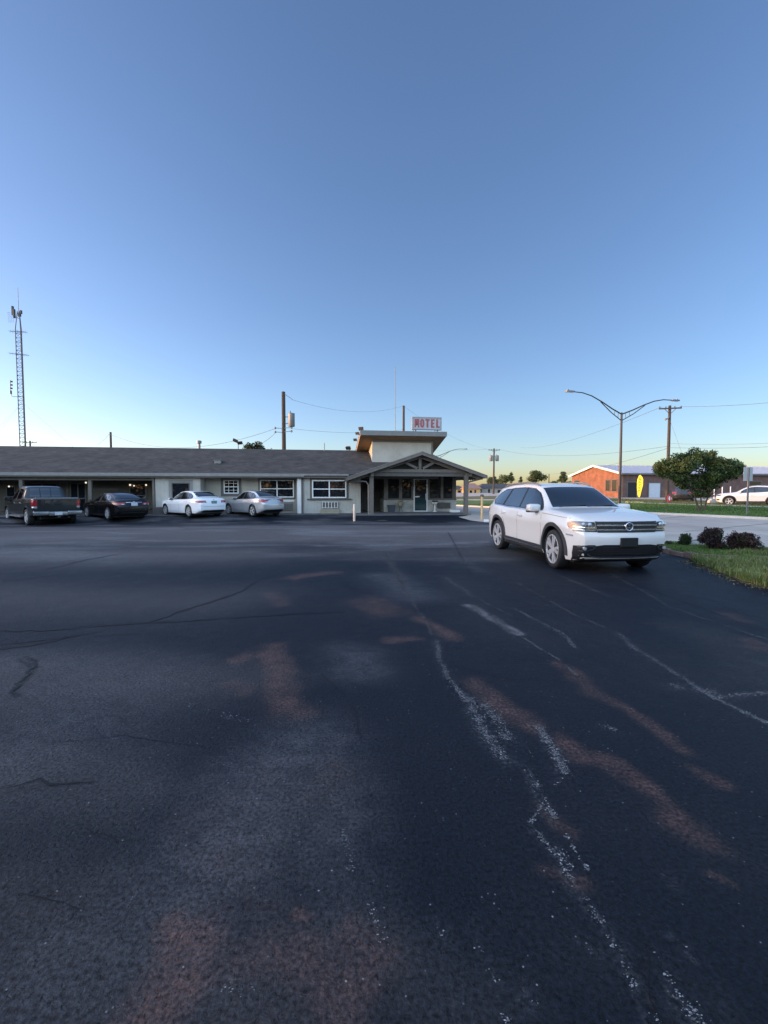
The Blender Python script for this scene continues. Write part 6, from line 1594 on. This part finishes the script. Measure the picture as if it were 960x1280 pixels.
# ---- street lamps
def street_lamp(label, x, Y, half_x=None):
    p = at(x, 627, Y); z0 = gzf(p.x, Y)
    t = thing('street_lamp', label, 'street lamp', (p.x, Y, z0), 0, 'double-arm street lamps')
    return t
YL = 35.0
sl = street_lamp('tall double-arm street lamp in front of the sunlit brick gable', 774.3, YL)
zt_ = at(778.6, 516.5, YL).z - sl.location.z
mb = MB(); mb.lathe([(.16, 0), (.16, .12), (.10, .14), (.098, zt_ * .5), (.075, zt_), (.05, zt_ + .06)], 14); mb.build('shaft', M['darkmetal'], sl, smooth=True)
aL = at(715.5, 489.5, YL - 1.45) - sl.location; aR = at(841.5, 500.3, YL + 1.55) - sl.location
for e, sx in ((aL, -1), (aR, 1)):
    st_ = Vector((0, 0, zt_ - .08)); dx = Vector((e.x, e.y, 0))
    up_ = [st_, st_ + dx * .20 + up * (e.z - st_.z) * .26, st_ + dx * .42 + up * (e.z - st_.z) * .60, st_ + dx * .62 + up * (e.z - st_.z) * .86, st_ + dx * .80 + up * (e.z - st_.z) * .985, Vector(e)]
    lo_ = [st_ - up * .50, st_ - up * .50 + dx * .22 + up * ((e.z - st_.z) * .26 + .22), up_[2] + dx * .02 - up * .02]
    mb = MB(); mb.tube(up_, [.050, .048, .045, .042, .038, .036], 8); mb.tube(lo_, .034, 8)
    for k in (.35, .7): a = up_[0].lerp(up_[1], k); b = lo_[0].lerp(lo_[1], k); mb.tube([a, b], .02, 6)
    ar = mb.build('arm', M['darkmetal'], sl, smooth=True)
    d = dx.normalized(); mb = MB(); Mx = Matrix.Translation(e + d * .22) @ Matrix.Rotation(math.atan2(d.y, d.x), 4, 'Z'); mb.box(-.36, .36, -.13, .13, -.06, .06, Mx, bev=.035); mb.box(.12, .22, -.04, .04, .06, .14, Mx)
    lh = mb.build('lamp_head', M['galv'], ar, smooth=True)
    mb = MB(); mb.box(-.28, .28, -.10, .10, -.068, -.058, Mx); mb.build('lens', M['clearlens'], lh)
s2 = copy_tree(sl); p = at(545.5, 613, 76); s2.location = (p.x, 76, gzf(p.x, 76)); s2['label'] = 'far street lamp of which one curved arm shows right of the clerestory'

# ---- traffic sign, flag, small things across the street
p = gp(933.6, 644.4, .20); z0 = gzf(p.x, p.y) + .1
k_ = p.y
ts_ = thing('traffic_sign', 'unpainted back of a traffic sign on a thin steel post in the verge', 'sign', (p.x, p.y, z0), R(3))
zt_, zl_ = at(932, 584, k_).z - z0, at(932, 601.2, k_).z - z0
mb = MB(); mb.box(-.03, .03, -.015, .015, -.1, zt_ - .03); mb.box(-.035, -.025, -.03, .02, -.1, zt_ - .04); mb.box(.025, .035, -.03, .02, -.1, zt_ - .04); mb.build('post', M['galv'], ts_)
mb = MB(); hw_ = 6.0 * k_ / FPX; mb.box(-hw_, hw_, .02, .026, zl_, zt_, bev=.002); mb.build('panel', mat('sign back', (.40, .41, .43), .5, .4, var=.1), ts_)
p = at(799, 624, 47); z0 = gzf(p.x, 47) + .10
fl = thing('feather_flag', 'yellow feather flag with dark lettering marks before the brick building', 'flag', (p.x, 47, z0), R(-38))
zt_, zl_ = at(799, 593.6, 47).z - z0, at(799, 621.5, 47).z - z0; wf = .32
mb = MB(); mb.tube([(-.08, .02, -.1), (-.16, .02, zl_), (-.24, .02, zt_ * .6), (-.10, .02, zt_ * .97), (.08, .02, zt_)], .016, 6); mb.build('flagpole', M['galv'], fl)
prof = [(x_ * .92, z_) for x_, z_ in ((-.09, zl_), (-.19, zl_ + .3), (-.27, zt_ * .55), (-.25, zt_ * .82), (-.08, zt_ * .985), (.05, zt_), (.20, zt_ * .95), (.33, zt_ * .84), (.34, zt_ * .62), (.20, zt_ * .40), (.06, zl_))]
mb = MB(); mb.prism([(x, 0, z) for x, z in prof], (0, .02, 0)); cloth = mb.build('cloth', M['yellow'], fl)
mb = MB(); zz = zt_ * .80
for k in range(5):
    c_ = zt_ * (.82 - k * .105); s_ = .11 - k * .008; o_ = .03 - k * .02
    pts_ = [[(-1, .9), (.8, .5), (-.5, -.2), (.9, -.9)], [(-.9, -.8), (-.2, .9), (.8, -.6)], [(-.8, .8), (.9, .6), (-.1, -.9)], [(-.9, .3), (0, -.8), (.8, .8)], [(-.8, -.7), (.3, .8), (.9, -.2)]][k]
    for a, b in zip(pts_[:-1], pts_[1:]): mb.bar((o_ + a[0] * s_, -.006, c_ + a[1] * s_ * 1.1), (o_ + b[0] * s_, -.006, c_ + b[1] * s_ * 1.1), .045, .008, up=(0, 1, 0))
mb.build('marking', M['olive'], cloth)
p = at(836.8, 621, 40); z0 = gzf(p.x, 40) + .1
rs_ = thing('sign_board', 'small red oval sign with white middle beside the tall wooden pole', 'sign', (p.x, 40, z0))
mb = MB(); ov = [(.16 * math.cos(a), 0, .45 + .36 * math.sin(a)) for a in np.linspace(0, 2 * math.pi, 25)[:-1]]; mb.prism(ov, (0, .05, 0)); mb.build('panel', M['red'], rs_)
mb = MB(); ov = [(.07 * math.cos(a), -.01, .47 + .20 * math.sin(a)) for a in np.linspace(0, 2 * math.pi, 25)[:-1]]; mb.prism(ov, (0, .009, 0)); mb.build('center', M['white'], rs_)
mb = MB(); mb.bar((-.1, .03, .2), (-.14, .03, -.05), .03, .03); mb.bar((.1, .03, .2), (.14, .03, -.05), .03, .03); mb.build('stand', M['galv'], rs_)
for x, y0 in ((893, 608.5), (903, 608.5), (913.3, 608)):
    q = at(x, y0, 50); z0 = gzf(q.x, 50) + .05; mb = MB(); mb.lathe([(.045, 0), (.045, q.z - z0 - .03), (.02, q.z - z0)], 12)
    o = mb.build('post', M['white'], smooth=True); o.name = 'guard_post'; o.location = (q.x, 50, z0); tag(o, 'white guard post in the row left of the white crossover', 'bollard', 'guard posts by the brick building')
q = at(890.5, 625, 41); mb = MB(); mb.box(-.40, .40, -.22, .22, 0, .30, bev=.06); mb.box(-.2, .25, -.16, .16, .30, .42, bev=.05); o = mb.build('landscape_rock', M['concrete'], smooth=True); o.location = (q.x, 41, gzf(q.x, 41) + .08); tag(o, 'pale rock on the far lot edge in front of the white crossover nose', 'rock')
q = at(793, 629.2, 42); mb = MB(); mb.box(-.75, .75, -.2, .2, 0, .13, bev=.03); o = mb.build('curb_block', mat('yellow kerb paint', (.52, .40, .13), .6)); o.location = (q.x, 42, gzf(q.x, 42) + .08); tag(o, 'yellow painted kerb block below the feather flag', 'kerb')

# ---- bollards and things by the porch
def bollard(label, x, y0, y1, m_, d_px, base=False):
    Y = None
    p = None
    for _ in range(6):
        z = 0 if p is None else gzf(p.x, p.y); p = gp(x, y1, z)
    k = p.y / FPX; h_ = (y1 - y0) * k; r = d_px * k / 2
    t = thing('bollard', label, 'bollard', (p.x, p.y, gzf(p.x, p.y)), 0, 'bollards before the porch')
    mb = MB(); mb.lathe([(r, -.05), (r, h_ - r * .7), (r * .8, h_ - r * .25), (r * .3, h_)], 20); mb.build('shaft', m_, t, smooth=True)
    return t, p, k, h_, r
bollard('cream bollard left of the porch in front of the wing window', 442.8, 630, 651.4, M['pinkpaint'], 2.9)
t, p, k, h_, r = bollard('yellow bollard with dark cap between the porch and the white utility vehicle', 602.3, 618.5, 649.5, M['yellowpaint'], 3.0)
mb = MB(); mb.lathe([(r * 1.5, h_ - .10), (r * 1.55, h_ - .02), (r * .8, h_ + .03)], 16); mb.build('cap', M['trim'], t)
q = gp(608, 650.3, -.03); mb = MB(); mb.box(-.13, .13, -.09, .09, 0, .11, bev=.02); o = mb.build('wheel_stop', M['white']); o.location = (q.x, q.y, gzf(q.x, q.y) + .016); tag(o, 'white wheel stop at the foot of the yellow bollard', 'wheel stop')
q = ml(*W(575, 640, -.9), 0); mb = MB(); mb.box(-.32, .32, -.12, .12, 0, .16, bev=.02); o = mb.build('concrete_block', M['white']); o.location = (q.x, q.y, .13); o.rotation_euler = (0, 0, PHI); tag(o, 'white concrete block on the slab left of the right porch post', 'block')
def porch_loc(x, t): s = W(x, 615, t)[0]; return ml(s, t)
q = porch_loc(489.3, .95); tb2 = thing('trash_bin', 'dark blue grey waste bin on the porch left of the tan planter', 'trash bin', (q.x, q.y, .135), PHI)
mb = MB(); P4 = []
kk = 29 / FPX
mb.add([(sx * a, sy * b, z) for z, a, b in ((0, .19, .16), (.44, .24, .20)) for sx, sy in ((-1, -1), (1, -1), (1, 1), (-1, 1))], [(3, 2, 1, 0), (0, 1, 5, 4), (1, 2, 6, 5), (2, 3, 7, 6), (3, 0, 4, 7)]); mb.build('bucket', M['binblue'], tb2)
mb = MB(); mb.box(-.25, .25, -.21, -.18, .42, .47); mb.box(-.25, .25, .18, .21, .42, .47); mb.box(-.25, -.22, -.179, .179, .42, .47); mb.box(.22, .25, -.179, .179, .42, .47); mb.build('rim', M['binblue'], tb2)
q = porch_loc(500.6, 1.0); pl = thing('planter', 'tan bowl planter on a slim stand under the lobby window', 'planter', (q.x, q.y, .135), PHI)
mb = MB(); mb.lathe([(.10, .36), (.17, .45), (.20, .62), (.215, .68), (.19, .68), (.17, .60)], 20); mb.build('bowl', M['tan'], pl, smooth=True)
mb = MB()
for a in range(3): mb.bar((.13 * math.cos(a * 2.1), .13 * math.sin(a * 2.1), 0), (.06 * math.cos(a * 2.1), .06 * math.sin(a * 2.1), .40), .025, .025)
mb.build('stand', M['trim'], pl)
mb = MB(); r2 = random.Random(4)
for _ in range(26): a = r2.random() * 6.28; l = r2.uniform(.08, .2); mb.bar((0, 0, .62), (l * math.cos(a), l * math.sin(a), .70 + r2.random() * .05), .02, .01)
mb.build('plant', mat('dull foliage', (.12, .12, .04), .7), pl)
q = porch_loc(543.7, 1.0); ur = thing('ash_urn', 'white dished ash urn with black top right of the entrance door', 'ash urn', (q.x, q.y, .135), PHI)
mb = MB(); mb.lathe([(.14, 0), (.14, .03), (.045, .05), (.04, .44), (.12, .50), (.19, .62), (.19, .66), (.17, .66), (.12, .60)], 20); mb.build('stand', M['white'], ur, smooth=True)
mb = MB(); mb.lathe([(.18, .62), (.21, .70), (.19, .74), (.05, .74)], 20); mb.build('lid', M['blackplastic'], ur, smooth=True)
# flood lamps on a pole behind the roof
pj, hj = vpole('floodlight_pole', 'slim pole with twin floodlights above the motel roof near the treetop', 297.6, 553, 40, .05, .04, 'galv', 'floodlight')
for dx, dz, tl in ((-.22, .15, .4), (.18, -.05, -.1)):
    mb = MB(); Mx = Matrix.Translation((dx, -.05, hj + dz)) @ Matrix.Rotation(tl, 4, 'Y') @ Matrix.Rotation(R(-50), 4, 'X'); mb.box(-.22, .22, -.14, .14, -.06, .06, Mx, bev=.02); mb.build('floodlight', M['darkmetal'], pj)

# ---- planting bed: kerb stones, shrubs, grass
stone = mat('kerb stone', (.16, .105, .085), .9, var=.4, vscale=7, bump=.4, bscale=30)
for pts_ in (bed_front[:6],):
    mbs = []
    for a, b in zip(pts_[:-1], pts_[1:]):
        a, b = Vector(a), Vector(b); L_ = (b - a).length; m = max(1, round(L_ / .32))
        for k in range(m):
            u, v = a.lerp(b, (k + .03) / m), a.lerp(b, (k + .97) / m); c_ = (u + v) / 2; d = v - u
            mb = MB(); h_ = .115 + random.uniform(-.02, .025); Mx = Matrix.Rotation(random.uniform(-.06, .06), 4, 'Z') @ Matrix.Rotation(random.uniform(-.05, .05), 4, 'Y')
            mb.box(-d.length / 2, d.length / 2, -.075, .075, -.02, h_, Mx, bev=.018)
            o = mb.build('edging_stone', stone, smooth=True); o.location = (c_.x, c_.y, gzf(c_.x, c_.y)); o.rotation_euler = (0, 0, math.atan2(d.y, d.x)); tag(o, 'rough red-brown edging stone along the front of the planting bed', 'edging stone', 'edging stones of the planting bed')
def shrub(name, label, x0, x1, y0, y1, Y, cols, n, size, seed, lift=.1):
    k = Y / FPX; cx = (x0 + x1) / 2; g = at(cx, y1, Y); z0 = gzf(g.x, Y) + lift; zt_ = at(cx, y0, Y).z
    loc = Vector((g.x, Y, z0)); w_ = (x1 - x0) * k / 2; h_ = zt_ - z0; r = np.random.default_rng(seed)
    t = thing(name, label, 'shrub', loc); cl = []
    for i in range(22):
        a = r.random() * 6.28; f_ = r.random() ** .6; zz = r.random()
        rr = w_ * r.uniform(.28, .42)
        cl.append(((g.x + math.cos(a) * f_ * (w_ - rr) * (1.0 - .35 * zz), Y + math.sin(a) * f_ * (w_ - rr) * .9, z0 + rr * .55 + zz * max(.02, h_ - rr * 1.25)), rr, rr * .85))
    for i in range(7):
        a = r.random() * 6.28; cl.append(((g.x + math.cos(a) * w_ * r.uniform(.1, .6), Y + math.sin(a) * w_ * .5, z0 + h_ * r.uniform(.72, .93)), w_ * .13, w_ * .20))
    leaves('foliage', cl, n, size, cols, t, loc, seed)
    mb = MB()
    for i in range(8): a = i * .8; limb(mb, [(math.cos(a) * .05, math.sin(a) * .05, 0), (math.cos(a) * w_ * .3, math.sin(a) * w_ * .3, h_ * .35), (math.cos(a) * w_ * .6, math.sin(a) * w_ * .6, h_ * .75)], .014, .006, 5)
    mb.build('stem', M['bark'], t); return t
purple = [(.030, .016, .018), (.045, .020, .022), (.020, .013, .014), (.05, .026, .022), (.030, .036, .016)]
shrub('purple_shrub', 'dark purple leaved shrub with a taller sprig, left one of the pair', 869, 909, 660, 689.5, 10.75, purple, 12000, .019, 21)
shrub('purple_shrub', 'dark purple leaved shrub, broader right one of the pair', 905, 952, 666, 694.5, 10.45, purple, 14000, .019, 22)
shrub('green_shrub', 'small clipped dark green shrub nearest the parked vehicle in the bed', 845, 866, 667, 682, 11.6, [(.020, .040, .012), (.03, .05, .014), (.016, .032, .011)], 6500, .016, 23)
shrub('green_shrub', 'low scrubby plant at the bumper end of the bed', 829, 841, 676, 688, 11.9, [(.03, .04, .016), (.05, .04, .025)], 1500, .016, 24, .05)
q = gp(868, 681.5, .1); mb = MB(); mb.box(-.20, .20, -.10, .10, 0, .13, bev=.05); mb.box(-.1, .14, -.07, .08, .13, .17, bev=.03); o = mb.build('pale_stone', M['concrete'], smooth=True); o.location = (q.x, q.y, .1); tag(o, 'pale stone between the small green shrub and the purple shrubs', 'stone')
def blades(name, poly, n, h0, h1, cols, seed, lift, lean=.5, wd=.006, clump=0.0, rot=None):
    r = np.random.default_rng(seed); P_ = np.array([p[:2] for p in poly]); lo, hi = P_.min(0), P_.max(0)
    Q = r.random((n * 4, 2)) * (hi - lo) + lo
    x1, y1 = P_[:, 0], P_[:, 1]; x2, y2 = np.roll(x1, -1), np.roll(y1, -1); ins = np.zeros(len(Q), bool)
    for j in range(len(P_)):
        c_ = (y1[j] > Q[:, 1]) != (y2[j] > Q[:, 1]); xx = (x2[j] - x1[j]) * (Q[:, 1] - y1[j]) / ((y2[j] - y1[j]) or 1e-9) + x1[j]; ins ^= c_ & (Q[:, 0] < xx)
    dens = fbm(Q[:, 0] * 2.2, Q[:, 1] * 2.2, seed)
    Q = Q[ins & (dens > clump * r.random(len(Q)) + .0)][:n]; m = len(Q)
    hh = r.uniform(h0, h1, m) * (.45 + 1.1 * fbm(Q[:, 0] * 1.7, Q[:, 1] * 1.7, seed + 5)); a = r.random(m) * 6.283; l = r.uniform(.1, lean, m) * hh
    zb = gz(Q[:, 0], Q[:, 1]) + lift; b = a + 1.57; w_ = wd * r.uniform(.7, 1.4, m)
    o = np.stack([Q[:, 0], Q[:, 1], zb], 1); wv = np.stack([np.cos(b) * w_, np.sin(b) * w_, 0 * w_], 1); lv = np.stack([np.cos(a) * l, np.sin(a) * l, hh], 1)
    mid = o + lv * np.array([.35, .35, .6])
    V = np.stack([o - wv, o + wv, mid + wv * .7, mid - wv * .7, o + lv], 1).reshape(-1, 3)
    k = np.arange(m) * 5; F = np.concatenate([np.stack([k, k + 1, k + 2], 1), np.stack([k, k + 2, k + 3], 1), np.stack([k + 3, k + 2, k + 4], 1)])
    cc = np.array(cols)[r.integers(len(cols), size=m)] * r.uniform(.75, 1.3, (m, 1)); col = np.repeat(np.concatenate([cc, np.ones((m, 1))], 1), 5, 0)
    ob = np_mesh(name, V, F, M['grassblade'], attrs={'tint': col}); ob['kind'] = 'stuff'
    ob['label'] = None or 'grass'; del ob['label']
    return ob
green = [(.075, .145, .028), (.095, .17, .034), (.06, .115, .024), (.14, .17, .045)]
mixg = green + [(.20, .18, .07), (.26, .22, .11)]
blades('bed_grass', [(x, y) for x, y in bed_front + bed_back[::-1]], 26000, .03, .08, green, 31, .10, .7, .004, .9)
blades('long_grass', [(x, y) for x, y in outer + [gutter(1090, 713), gutter(960, 703.5), gutter(905, 702), gutter(875, 700.5)]], 34000, .05, .17, mixg, 32, .03, .8, .0045, .75)
blades('bed_grass', [gutter(905, 700), gutter(960, 701), gutter(1060, 707), gutter(1080, 700), gutter(960, 694), gutter(920, 697)], 7000, .06, .14, mixg, 33, .10, .6, .0045, .5)
def litter():
    r = np.random.default_rng(41); V, F, T = [], [], []
    o_ = [Vector(p) for p in outer]
    for _ in range(900):
        i = r.integers(len(o_) - 1); p = o_[i].lerp(o_[i + 1], r.random()); d = (o_[i + 1] - o_[i]).normalized(); n_ = Vector((d.y, -d.x)); q = p + n_ * (r.exponential(.13) - .06)
        s_ = r.uniform(.006, .022); a = r.random() * 6.28; i0 = len(V)
        for j in range(4): an = a + j * 1.571; V.append((q.x + math.cos(an) * s_ * (1, .45)[j % 2], q.y + math.sin(an) * s_ * (1, .45)[j % 2], gzf(q.x, q.y) + .006 + (.012 if j == 1 else 0)))
        F += [(i0, i0 + 1, i0 + 2), (i0, i0 + 2, i0 + 3)]; c_ = np.array([(.14, .10, .05), (.22, .17, .09), (.07, .06, .04), (.10, .13, .04)][r.integers(4)]) * r.uniform(.7, 1.2); T += [(*c_, 1)] * 4
    ob = np_mesh('leaf_litter', V, np.array(F), M['grassblade'], attrs={'tint': np.array(T)}); ob['kind'] = 'stuff'
litter()
blades('verge_grass', [el(-20, .2), el(25, .2), el(25, w1 - .05), el(-20, w1 - .05)], 60000, .05, .11, [(.06, .12, .025), (.08, .15, .03), (.05, .10, .02)], 34, .12, .6, .012)
blades('verge_grass', [el(-20, w2 + .05), el(25, w2 + .05), el(25, max(w3, w2 + 1.5)), el(-20, max(w3, w2 + 1.5))], 26000, .04, .09, [(.08, .10, .035), (.12, .115, .045), (.06, .09, .03)], 35, .12, .6, .012)

# ---- every separate piece of a repeated trim is a part of its own
def split_loose(o):
    bm = bmesh.new(); bm.from_mesh(o.data); bm.verts.ensure_lookup_table(); seen = set(); groups = []
    for v in bm.verts:
        if v.index in seen: continue
        st = [v]; g = set()
        while st:
            q = st.pop()
            if q.index in g: continue
            g.add(q.index); st += [e.other_vert(q) for e in q.link_edges]
        seen |= g; groups.append(g)
    bm.free()
    if len(groups) < 2: return
    me = o.data; P_ = [v.co.copy() for v in me.vertices]; polys = [(tuple(p.vertices), p.use_smooth) for p in me.polygons]
    for i, g in enumerate(groups):
        idx = {k: j for j, k in enumerate(sorted(g))}; ps = [p for p in polys if p[0][0] in g]
        m2 = bpy.data.meshes.new(me.name); m2.from_pydata([P_[k] for k in sorted(g)], [], [[idx[k] for k in p[0]] for p in ps])
        m2.polygons.foreach_set('use_smooth', [p[1] for p in ps])
        for m_ in me.materials: m2.materials.append(m_)
        if i == 0: o.data = m2
        else:
            n = bpy.data.objects.new(o.name.split('.')[0], m2); C.objects.link(n); n.parent = o.parent; n.matrix_local = o.matrix_local.copy()
SPLIT = {'mullion', 'bracket', 'window_trim', 'shut_line', 'side_molding', 'skirt_trim', 'bumper_step', 'running_board', 'hood_crease', 'windshield_wiper', 'intake_slat', 'grille_bar', 'light_bar', 'exposed_rafter', 'bed_rail', 'mast_leg', 'guy_wire', 'insulator', 'corner_board', 'window_divider', 'rear_bumper', 'drip_edge', 'rake_board', 'panel_antenna', 'lobby_wall', 'header', 'wire_bracket'}
for o in list(SC.objects):
    if o.type == 'MESH' and o.name.split('.')[0] in SPLIT and not o.children: split_loose(o)
